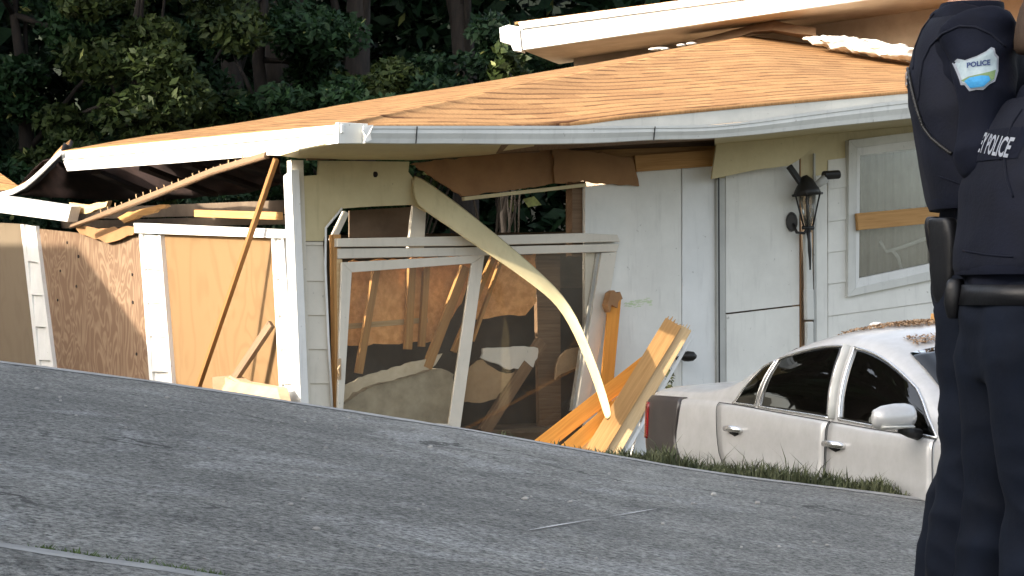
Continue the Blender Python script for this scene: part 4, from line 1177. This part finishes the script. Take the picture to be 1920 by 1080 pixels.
def text_faces(txt, size, bold=.0):
    cu = bpy.data.curves.new('lettering', 'FONT'); cu.body = txt; cu.size = size; cu.align_x = 'CENTER'; cu.align_y = 'CENTER'; cu.offset = bold; cu.resolution_u = 3
    o = bpy.data.objects.new('lettering', cu); link(o)
    dg = bpy.context.evaluated_depsgraph_get(); dg.update()
    me = bpy.data.meshes.new_from_object(o.evaluated_get(dg))
    bm = bmesh.new(); bm.from_mesh(me)
    bmesh.ops.triangulate(bm, faces=bm.faces)
    for _ in range(2):
        lg = [e for e in bm.edges if e.calc_length() > size * .18]
        if lg: bmesh.ops.subdivide_edges(bm, edges=lg, cuts=1)
        bmesh.ops.triangulate(bm, faces=bm.faces)
    vs = [(v.co.x, v.co.y) for v in bm.verts]; bm.verts.index_update(); fs = [[v.index for v in f.verts] for f in bm.faces]
    bm.free(); bpy.data.objects.remove(o); bpy.data.curves.remove(cu); bpy.data.meshes.remove(me)
    return vs, fs
def poly_faces(pts, step):
    bm = bmesh.new()
    f = bm.faces.new([bm.verts.new((x, y, 0)) for x, y in pts]); bmesh.ops.triangulate(bm, faces=bm.faces)
    for _ in range(4):
        lg = [e for e in bm.edges if e.calc_length() > step]
        if not lg: break
        bmesh.ops.subdivide_edges(bm, edges=lg, cuts=1); bmesh.ops.triangulate(bm, faces=bm.faces)
    bm.verts.index_update(); vs = [(v.co.x, v.co.y) for v in bm.verts]; fs = [[v.index for v in q.verts] for q in bm.faces]; bm.free()
    return vs, fs
def drape(name, vf, o, ax, ay, d, bvh, off, mat, parent):
    vs, fs = vf; mb = MB(); pts = []
    for x, y in vs:
        s_ = o + ax * x + ay * y - d * .6
        loc, nn, i, t = bvh.ray_cast(s_, d, 2.0)
        if loc is None: loc = s_ + d * .6
        pts.append(loc - d * off)
    mb.v = pts; mb.f = [list(f) for f in fs]; mb.uv = [[(0, 0)] * len(f) for f in fs]; mb.mi = [0] * len(fs)
    return mb.build(name, mat, parent)

def officer(base, ang, s, label, lean=0.0, seed=0, armpose=0, legback=0):
    f = Vector((math.cos(ang), math.sin(ang), 0)); r = Vector((f.y, -f.x, 0)); u = Vector((0, 0, 1))
    base = Vector(base)
    def L(x, y, z):
        """x to the person's right, y forward, z up (for a person 1.78 m tall)"""
        yy = y - lean * max(0, z - 1.0)
        return base + (r * x + f * yy + u * z) * s
    who = thing('person', base, label, 'person')
    def ring(z, a, b, oy=0, ox=0, n=20, e=2.4):
        out = []
        for k in range(n):
            t = 2 * math.pi * k / n; c, q = math.cos(t), math.sin(t)
            out.append(L(ox + a * math.copysign(abs(c) ** (2 / e), c), oy + b * math.copysign(abs(q) ** (2 / e), q), z))
        return out
    def tubeL(mb, pts, rad, n=12, flat=1.0): mb.tube([L(*p) for p in pts], [q * s for q in rad], n, flat)
    # arms: shoulder, elbow, wrist (right arm is the one towards the camera)
    arms = []
    for sx in (1, -1):
        sh = (sx * .185, -.005, 1.445)
        el = (sx * .255, -.045, 1.165)
        wr = (sx * .20, .19, 1.09) if armpose == 0 else (sx * .215, .20, 1.12)
        arms.append((sx, sh, el, wr))
    body = MB()
    body.loft([ring(.86, .15, .10), ring(.95, .165, .11), ring(1.05, .15, .10), ring(1.2, .16, .105), ring(1.35, .175, .11), ring(1.43, .16, .09), ring(1.49, .07, .06, .0)])
    tubeL(body, [(0, -.01, 1.44), (0, .005, 1.52), (0, .02, 1.58)], [.066, .060, .058])
    # head: cranium, face, jaw
    body.loft([ring(1.545, .035, .045, .055), ring(1.565, .052, .075, .04), ring(1.60, .066, .092, .025), ring(1.65, .073, .098, .02), ring(1.70, .076, .102, .012), ring(1.75, .066, .088, .005), ring(1.775, .042, .055, 0), ring(1.783, .014, .02, 0)])
    tubeL(body, [(0, .118, 1.665), (0, .132, 1.64), (0, .128, 1.628)], [.009, .013, .009], 8)
    for sx in (1, -1):
        tubeL(body, [(sx * .076, .005, 1.685), (sx * .083, .0, 1.665), (sx * .078, .01, 1.635)], [.010, .013, .009], 8, .6)
        tubeL(body, [(sx * .02, .112, 1.605), (0, .121, 1.606), (sx * -.02, .112, 1.605)], [.006, .008, .006], 6)
    for sx, sh, el, wr in arms:
        tubeL(body, [(sx * .12, 0, 1.43), sh, tuple(lerp(a, b, .5) for a, b in zip(sh, el)), el, tuple(lerp(a, b, .5) for a, b in zip(el, wr)), wr], [.045, .052, .045, .038, .036, .027])
        # hand
        w = Vector(wr); dirn = (w - Vector(el)).normalized()
        side = Vector((sx, 0, 0)); side = (side - dirn * side.dot(dirn)).normalized(); dn = dirn.cross(side).normalized()
        if dn.z > 0: dn = -dn
        pal = [w + dirn * t for t in (0, .03, .065, .09)]
        tubeL(body, [tuple(p) for p in pal], [.026, .030, .034, .030], 10, .55)
        for k in range(4):
            o_ = dn * (-.026 + .0175 * k) + dirn * .085
            ln_ = (.068, .078, .072, .055)[k]
            b0 = w + o_; b1 = b0 + dirn * ln_ * .45 - side * .006; b2 = b1 + dirn * ln_ * .3 - side * .018; b3 = b2 + dirn * ln_ * .2 - side * .022
            tubeL(body, [tuple(b0 - dirn * .02), tuple(b0), tuple(b1), tuple(b2), tuple(b3)], [.0088, .009, .0085, .0078, .006], 8)
        t0 = w + dirn * .025 - dn * .026
        tubeL(body, [tuple(t0), tuple(t0 - dn * .02 + dirn * .022), tuple(t0 - dn * .027 + dirn * .05 - side * .008), tuple(t0 - dn * .026 + dirn * .07 - side * .014)], [.013, .0115, .010, .007], 8)
    for sx in (1, -1):
        tubeL(body, [(sx * .085, 0, .95), (sx * .095, .01, .75), (sx * .10, .015, .5), (sx * .105, -.01, .3), (sx * .105, -.02, .09)], [.085, .08, .058, .052, .038])
        tubeL(body, [(sx * .105, -.05, .05), (sx * .11, .05, .045), (sx * .12, .16, .03)], [.038, .042, .03], 10, .8)
    bd = remesh('body', body, .0075 * s, SKINM, who, smooth=3)
    # eyes and hair
    for sx in (1, -1):
        m = MB(); m.ball(L(sx * .032, .098, 1.665), .0125 * s, 10, 8); m.build('eye', EYEM, bd, smooth=True)
    m = MB(); m.loft([ring(1.60, .070, .04, -.055), ring(1.64, .078, .075, -.03), ring(1.70, .083, .100, -.004), ring(1.75, .074, .094, .0), ring(1.785, .048, .06, -.004), ring(1.796, .015, .02, -.004)]); m.build('hair', HAIRM, bd, smooth=True, subsurf=1)
    # trousers
    tr = MB()
    tr.loft([ring(.80, .175, .118, -.005), ring(.88, .192, .138, -.012), ring(.96, .185, .132, -.008), ring(1.05, .17, .118)])
    for sx in (1, -1):
        tr.loft([ring(z, a, b, oy - legback * (.95 - z), sx * ox) for z, a, b, oy, ox in ((.07, .098, .112, -.012, .112), (.20, .090, .104, -.012, .110), (.34, .088, .102, -.012, .108), (.50, .086, .100, .008, .104), (.66, .094, .112, .004, .098), (.80, .100, .128, -.004, .092), (.90, .100, .13, -.006, .088))])
    remesh('trousers', tr, .011 * s, UNIF2, who, fold=.017 * s, smooth=5, seed=seed, fscale=(9, 9, 3.2))
    bt = MB()
    for sx in (1, -1):
        bt.loft([ring(z, a, b, oy, sx * .112) for z, a, b, oy in ((0, .05, .15, .05), (.03, .052, .155, .05), (.07, .05, .13, .035), (.12, .052, .085, -.005), (.22, .058, .07, -.015))])
    remesh('boots', bt, .010 * s, LEATH, who, smooth=3)
    # shirt
    sh_ = MB()
    sh_.loft([ring(1.0, .172, .122), ring(1.12, .175, .122), ring(1.25, .188, .125), ring(1.36, .205, .125), ring(1.43, .185, .105), ring(1.475, .12, .085, -.01), ring(1.505, .075, .072, -.005)])
    for sx, sh0, el, wr in arms:
        tubeL(sh_, [(sx * .11, -.005, 1.43), (sx * .185, -.005, 1.44), tuple(lerp(a, b, .3) for a, b in zip(sh0, el)), tuple(lerp(a, b, .75) for a, b in zip(sh0, el)), el, tuple(lerp(a, b, .35) for a, b in zip(el, wr)), tuple(lerp(a, b, .93) for a, b in zip(el, wr))], [.066, .074, .068, .061, .058, .050, .040], 14)
    shirt = remesh('shirt', sh_, .010 * s, UNIF, who, fold=.019 * s, smooth=5, seed=seed + 3, fscale=(13, 13, 13))
    # vest: back and front shells over the shoulders, with arm openings
    ve = MB()
    ve.loft([ring(1.06, .192, .150, 0, 0, 28, 2.8), ring(1.08, .200, .158, 0, 0, 28, 2.8), ring(1.18, .205, .163, 0, 0, 28, 2.8), ring(1.28, .200, .168, 0, 0, 28, 2.8), ring(1.36, .170, .165, 0, 0, 28, 2.6), ring(1.43, .152, .145, 0, 0, 28, 2.4), ring(1.475, .14, .110, -.005, 0, 28, 2.3), ring(1.495, .115, .088, -.008, 0, 28, 2.2)])
    vest = remesh('vest', ve, .011 * s, VESTM, who, fold=.006 * s, smooth=3, seed=seed + 7)
    m = MB(); rr_ = []
    for z, g in ((1.060, .004), (1.075, .007), (1.09, .004)): rr_.append(ring(z, .193 + g, .151 + g, 0, 0, 28, 2.8))
    m.loft(rr_, cap=False); m.build('vest_hem', UNIF, vest, smooth=True)
    # collar
    m = MB(); m.loft([ring(1.49, .078, .078, -.004), ring(1.515, .074, .076, .0), ring(1.535, .070, .072, .006), ring(1.53, .064, .066, .006), ring(1.49, .066, .066, -.004)], cap=False); m.build('collar', UNIF, shirt, smooth=True, subsurf=1)
    # belt with pouches
    m = MB(); m.loft([ring(.985, .188, .136, -.004), ring(.985, .197, .145, -.004), ring(1.035, .195, .142, -.002), ring(1.035, .184, .132, -.002)], cap=False)
    belt = m.build('belt', LEATH, who, smooth=True)
    def pouch(ang_, w, h, d, z, name):
        ca, sa = math.cos(ang_), math.sin(ang_)
        c = (ca * .192, sa * .142 - .004); nx, ny = ca, sa
        mb = MB(); rings = []
        for zz, k in ((z - h / 2, .62), (z - h / 2 + .02, .82), (z - h * .1, .97), (z + h * .25, 1), (z + h / 2 - .012, .92), (z + h / 2, .74)):
            row = []
            for q in range(14):
                t = 2 * math.pi * q / 14; a_, b_ = math.cos(t), math.sin(t)
                a_ = math.copysign(abs(a_) ** .55, a_) * w / 2 * k; b_ = math.copysign(abs(b_) ** .55, b_) * d / 2 * k + d * .4
                row.append(L(c[0] - ny * a_ + nx * b_, c[1] + nx * a_ + ny * b_, zz))
            rings.append(row)
        mb.loft(rings); return mb.build(name, LEATH, belt, smooth=True, bevel=.005)
    pouch(.15, .07, .19, .06, .94, 'holster') if not legback else pouch(-1.0, .085, .19, .045, .945, 'holster'); legback and pouch(-1.25, .06, .07, .03, 1.005, 'pouch'); pouch(-2.2, .07, .1, .045, 1.0, 'pouch'); pouch(.5, .05, .09, .04, 1.0, 'pouch'); pouch(3.0, .06, .15, .06, .98, 'pouch')
    return who, L, f, r, u, shirt, vest, belt
who, L, f, r, u, shirt, vest, belt = officer((1.197, 5.2, ZC - .945), R(-7), 1.07, 'officer in navy uniform with a light blue sleeve patch, behind the other officer', lean=.14, seed=1, legback=.10)
bv = bvh_of([shirt])
pc = Vector(((1842 - 960) / FPX * 5.0, 5.2, ZC + (540 - 138) / FPX * 5.0)); fx = Vector((1, 0, 0)); dcast = Vector((0.1, 1, 0)).normalized()
def pp(pts): return [((x - 1824) / FPX * 5.0, (138 - y) / FPX * 5.0) for x, y in pts]
OUTL = [(1783, 119), (1790, 113), (1802, 118), (1822, 112), (1838, 104), (1848, 96), (1854, 98), (1856, 108), (1862, 114), (1861, 140), (1854, 160), (1843, 166), (1832, 176), (1820, 175), (1808, 177), (1800, 165), (1794, 164), (1790, 146)]
INL = [(1824 + (x - 1824) * .90, 138 + (y - 138) * .90) for x, y in OUTL]
pt = drape('sleeve_patch', poly_faces(pp(OUTL), .012), pc, fx, u, dcast, bv, .003, SILV, shirt)
drape('patch_field', poly_faces(pp(INL), .012), pc, fx, u, dcast, bv, .0045, PALEP, pt) if False else None
drape('patch_field', poly_faces(pp(INL), .012), pc, fx, u, dcast, bv, .0048, PALEP, shirt)
drape('patch_green', poly_faces(pp([(1794, 156), (1806, 150), (1826, 146), (1844, 142), (1856, 138), (1852, 156), (1842, 162), (1800, 160)]), .012), pc, fx, u, dcast, bv, .006, GREENP, shirt)
drape('patch_water', poly_faces(pp([(1799, 158), (1808, 152), (1828, 149), (1842, 150), (1845, 158), (1832, 170), (1820, 171), (1809, 172)]), .012), pc, fx, u, dcast, bv, .007, BLUEP, shirt)
drape('patch_lettering', text_faces('POLICE', .016, .0006), pc + Vector((0, 0, .014)) + fx * .001, (fx + u * .10).normalized(), u, dcast, bv, .0066, NAVYP, shirt)
bv = bvh_of([shirt, vest])
drape('vest_lettering', text_faces('POLICE', .048, .001), L(-.03, 0, 1.36), r, u, f, bv, .004, SILV, vest)
# beaded microphone cord
m = MB(); cpts = [(1703, 120), (1712, 165), (1722, 205), (1733, 237), (1748, 258), (1764, 272), (1782, 286), (1795, 292)]
bvx = bvh_of([shirt, vest])
cord = []
for k in range(120):
    t = k / 119 * (len(cpts) - 1); i = min(int(t), len(cpts) - 2); a, b = cpts[i], cpts[i + 1]; ft_ = t - i
    d = ray(lerp(a[0], b[0], ft_), lerp(a[1], b[1], ft_)).normalized()
    loc, nn, _i, _t = bvx.ray_cast(CAMP, d, 20)
    if loc is None: continue
    if cord and (loc - cord[-1]).length > .05: continue
    cord.append(loc + nn * .004)
m.tube(cord, [.0046 if (k % 3) else .0026 for k in range(len(cord))], 7)
m.build('radio_cord', BLACK, vest, smooth=True)
def seam(pts, bvh, rad, mat, parent, name='seam'):
    out = []
    for k in range(len(pts) * 6 - 5):
        t = k / 6; i = min(int(t), len(pts) - 2); a, b = pts[i], pts[i + 1]
        d = ray(lerp(a[0], b[0], t - i), lerp(a[1], b[1], t - i)).normalized()
        loc, nn, _i, _t = bvh.ray_cast(CAMP, d, 20)
        if loc is not None: out.append(loc + nn * rad * .3)
    if len(out) > 2:
        m = MB(); m.tube(out, [rad] * len(out), 7); m.build(name, mat, parent, smooth=True)
seam([(1722, 190), (1725, 150), (1731, 115), (1745, 86), (1768, 63), (1800, 49), (1830, 51), (1858, 64), (1885, 88)], bvx, .0032, VESTM, vest)
seam([(1712, 130), (1716, 90), (1730, 55), (1752, 25)], bvx, .0028, VESTM, vest)
seam([(1760, 330), (1800, 345), (1845, 340)], bvx, .0022, UNIF, shirt)
who, L, f, r, u, shirt, vest, belt = officer((1.18, 4.9, ZC - .955), R(15), .93, 'officer in navy vest with silver lettering on the back, nearest at the frame edge', lean=-.13, seed=9)
TV = text_faces('NEY POLICE', .062, .0014)
bv = bvh_of([vest])
bandv = poly_faces([(-.17, -.036), (.13, -.036), (.13, .036), (-.17, .036)], .03)
drape('name_panel', bandv, L(-.01, 0, 1.377), r, u, f, bv, .003, UNIF, vest)
drape('vest_lettering', ([(x * .42, y - .17 * x * .42) for x, y in TV[0]], TV[1]), L(.034, 0, 1.375), r, u, f, bv, .0055, SILV, vest)
bvy = bvh_of([shirt, vest])
seam([(1806, 208), (1828, 222), (1850, 240), (1868, 268), (1876, 300)], bvy, .0028, VESTM, vest)
seam([(1916, 205), (1898, 232), (1888, 265), (1884, 300), (1888, 335), (1900, 370)], bvy, .0032, VESTM, vest)
seam([(1806, 470), (1850, 478), (1900, 482)], bvy, .0022, UNIF, vest)

# ------------------------------------------------------------------ wood behind the house
def leaf_cloud(mb, rnd, clumps, n, size, flat=.6, pale=.008):
    for k in range(n):
        c, cr = clumps[rnd.randrange(len(clumps))]
        d = Vector((rnd.gauss(0, 1), rnd.gauss(0, 1), rnd.gauss(0, 1)))
        d.normalize(); d = d * cr * (rnd.random() ** .45); d.z *= flat
        p = c + d
        nrm = Vector((rnd.gauss(0, .8), rnd.gauss(0, .8) - .3, rnd.gauss(.7, .6))); nrm.normalize()
        a = Vector((rnd.gauss(0, 1), rnd.gauss(0, 1), rnd.gauss(-.4, .6))); a = (a - nrm * a.dot(nrm)); a.normalize(); b = nrm.cross(a)
        s = size * rnd.uniform(.55, 1.35)
        tip = p + a * s; base_ = p - a * s * .8
        mb.face([base_, p + b * s * .42 - nrm * s * .12, tip - nrm * s * .25, p - b * s * .42 - nrm * s * .12], None, 1 if rnd.random() < pale else 0)
def tree(name, label, cat, x, y, h, cz, rad, n, size, mat, seed, group=None, trunk_r=.16, lean=0, nclump=26):
    rnd = random.Random(seed); z0 = G(x, min(y, 62)) - .15
    t = thing(name, (x, y, z0), label, cat, group)
    mb = MB(); top = Vector((x + lean, y, z0 + h * .85))
    pts = [Vector((x, y, z0)).lerp(top, k / 6) + Vector((.10 * math.sin(k * 1.7 + seed), .08 * math.cos(k * 1.3 + seed), 0)) * (k > 0) for k in range(7)]
    mb.tube(pts, [trunk_r * (1.35, 1.0, .9, .8, .62, .42, .15)[k] for k in range(7)], 10)
    clumps = []
    C_ = Vector((x + lean * .7, y, z0 + cz))
    for k in range(nclump):
        while True:
            d = Vector((rnd.uniform(-1, 1), rnd.uniform(-1, 1), rnd.uniform(-1, 1)))
            if .25 < d.length < 1: break
        c = C_ + Vector((d.x * rad[0], d.y * rad[1], d.z * rad[2]))
        clumps.append((c, min(rad) * rnd.uniform(.22, .45)))
        if k % 3 == 0:
            q = pts[2 + k % 4]
            mb.tube([q, q.lerp(c, .5) + Vector((0, 0, .1)), c], [trunk_r * .35, trunk_r * .22, trunk_r * .06], 6)
    mb.build('trunk', BARK, t, smooth=True)
    cb = MB(); leaf_cloud(cb, rnd, clumps, n, size); cb.build('crown', [mat, LEAF_GLINT], t)
    return t
W_ = 'trees along the edge of the wood'
tree('tree', 'leafy green tree at the far left behind the sagging roof end', 'tree', -7.6, 33.0, 7.5, 4.4, (2.0, 1.6, 2.6), 17000, .086, LEAF1, 21, W_)
tree('tree', 'olive green tree with a few bright leaves, second from the left', 'tree', -5.6, 32.0, 7.0, 4.5, (1.8, 1.5, 2.4), 17000, .086, LEAF2, 22, W_)
tree('tree', 'dark leafy tree between the olive tree and the bare trunks', 'tree', -4.0, 34.5, 8.0, 4.6, (1.8, 1.5, 2.8), 17000, .086, LEAF1, 23, W_)
for x, y, rr0, lab in ((-3.9, 36.5, .30, 'thick dark tree trunk in the middle of the wood'), (-2.65, 37.5, .26, 'slim dark tree trunk right of the thick one'), (-5.3, 40, .22, 'dark trunk standing deep in the wood at the left'), (-.9, 39, .24, 'dark trunk nearest to the taller house in the wood')):
    tree('tree', lab, 'tree', x, y, 13, 10.5, (2.6, 2.2, 2.2), 3500, .24, LEAF3, int(x * 10) + 77, W_, trunk_r=rr0)
SH = 'bushes under the wood'
tree('bush', 'broad low bush below the thick trunk, behind the roof slope', 'bush', -2.9, 32.5, 3.4, 3.3, (1.9, 1.2, 1.0), 9000, .082, LEAF1, 31, SH, .07)
tree('bush', 'spreading bush right of the broad one under the slim trunk', 'bush', -1.5, 33.5, 3.8, 3.7, (1.5, 1.1, 1.0), 9000, .082, LEAF2, 32, SH, .07)
tree('bush', 'dark bush beside the end of the upper white eave', 'bush', -.2, 33.0, 4.3, 3.9, (1.3, 1.1, 1.5), 9000, .082, LEAF3, 33, SH, .07)
tree('bush', 'low dark bush just above the left roof edge', 'bush', -5.6, 30.5, 2.6, 2.3, (2.4, .9, .9), 9000, .082, LEAF3, 34, SH, .06)
tree('bush', 'low green bush at the far left under the leafy tree', 'bush', -8.0, 31.0, 2.8, 2.4, (1.7, .9, 1.1), 9000, .082, LEAF1, 35, SH, .06)
tree('bush', 'small bush with pale leaves in front of the upper eave end', 'bush', -.05, 30.6, 4.5, 4.45, (.5, .4, .85), 700, .10, LEAF2, 36, SH, .05)
rnd = random.Random(50); mb = MB(); cl = []
for k in range(300):
    cl.append((Vector((rnd.uniform(-17, 13), rnd.uniform(42, 47), ZC + rnd.uniform(-1, 10))), rnd.uniform(1.0, 2.0)))
leaf_cloud(mb, rnd, cl, 80000, .24, .9)
mb.build('woods', [LEAF3, LEAF_GLINT], None, kind='stuff')
mb = MB(); rows = []
for i in range(31):
    x = -40 + 80 * i / 30
    rows.append([(x, 52 + 3 * noise.noise(Vector((x * .1, 0, 0))) + k * .9, -1 + k * 2.2 + 1.2 * noise.noise(Vector((x * .2, k, 3)))) for k in range(9)])
mb.loft(rows, cap=False, closed=False); mb.build('hills', paint('dark_hillside', (.020, .030, .017), (.008, .013, .008), .95, .8, .5, 3), None, kind='structure', smooth=True)

# ------------------------------------------------------------------ unseen buildings added outside the frame to cast shade; more of the wood
eP = Vector((-SUN_H.y, SUN_H.x, 0))
if eP.x < 0: eP = -eP
def Q(q, p, z): v = SUN_H * q + eP * p; return Vector((v.x, v.y, z))
gar = thing('added_shade_garage', Q(7, -24, GH), 'unseen white outbuilding with a tan hipped roof, added to shade the left wall', 'added_shade_garage')
prof = [(-28.2, 5.02), (-24.0, 5.08), (-20.9, 3.72), (-19.6, 3.15)]  # added roof outline, shaped to cast the slanting shade edge on the plywood
mb = MB(); mb.prism([Q(5, p, z + ZC) for p, z in prof] + [Q(5, p, z + ZC - .12) for p, z in prof[::-1]], SUN_H * 4); mb.build('roof', SHINGLE, gar)
mb = MB(); mb.prism([Q(5.2, p, z + ZC - .14) for p, z in prof[:3]] + [Q(5.2, -20.9, -.4), Q(5.2, -28.0, -.4)], SUN_H * 3.5); mb.build('wall', WALLW, gar)
mb = MB(); mb.prism([Q(5.14, -26.5, .2), Q(5.14, -23.5, .2), Q(5.14, -23.5, 2.4), Q(5.14, -26.5, 2.4)], SUN_H * .05); mb.build('door', TRIMG, gar, bevel=.01)
nh = thing('added_shade_house', Vector((-12, 3, -.5)), 'unseen pale gabled house left of the driveway, added to shade it', 'house')  # unseen building added to keep the sun off drive, car and officers
x0, x1, ya, yb, ht = -15.5, -8.0, -8.0, 10.6, 6.4
mb = MB(); mb.prism([Vector((x0, ya, -1)), Vector((x1, ya, -1)), Vector((x1, ya, ht)), Vector(((x0 + x1) / 2, ya, ht + 2.2)), Vector((x0, ya, ht))], Vector((0, yb - ya, 0))); mb.build('wall', WALLW, nh)
for sx in (0, 1):
    xe = x1 + .4 if sx else x0 - .4; xm = (x0 + x1) / 2
    mb = MB(); mb.prism([Vector((xm, ya - .3, ht + 2.3)), Vector((xe, ya - .3, ht - .15)), Vector((xe, ya - .3, ht - .02)), Vector((xm, ya - .3, ht + 2.45))], Vector((0, yb - ya + .4, 0))); mb.build('roof', SHINGLE, nh)
for yy in (-4, 0, 4, 8):
    for zz in (1.2, 4.0):
        mb = MB(); mb.prism([Vector((x1 + .03, yy, zz)), Vector((x1 + .03, yy + 1, zz)), Vector((x1 + .03, yy + 1, zz + 1.4)), Vector((x1 + .03, yy, zz + 1.4))], Vector((-.04, 0, 0))); w_ = mb.build('window', WHITE, nh)
        mb = MB(); mb.prism([Vector((x1 + .036, yy + .08, zz + .08)), Vector((x1 + .036, yy + .92, zz + .08)), Vector((x1 + .036, yy + .92, zz + 1.32)), Vector((x1 + .036, yy + .08, zz + 1.32))], Vector((-.004, 0, 0))); mb.build('pane', WPANE, w_)
for k, (x, y) in enumerate(((-15, 27.5), (-19, 31), (-21, 25.5), (-25, 29), (-14, 33), (-18.5, 37), (-24, 35), (-11.5, 38), (-29, 33), (-28, 26))):
    tree('tree', 'large tree of the wood beyond the left edge', 'tree', x, y, 15, 8.5, (3.4, 3.2, 6.8), 2600, .62, LEAF1, 100 + k, 'large trees left of the house', .35, nclump=40)
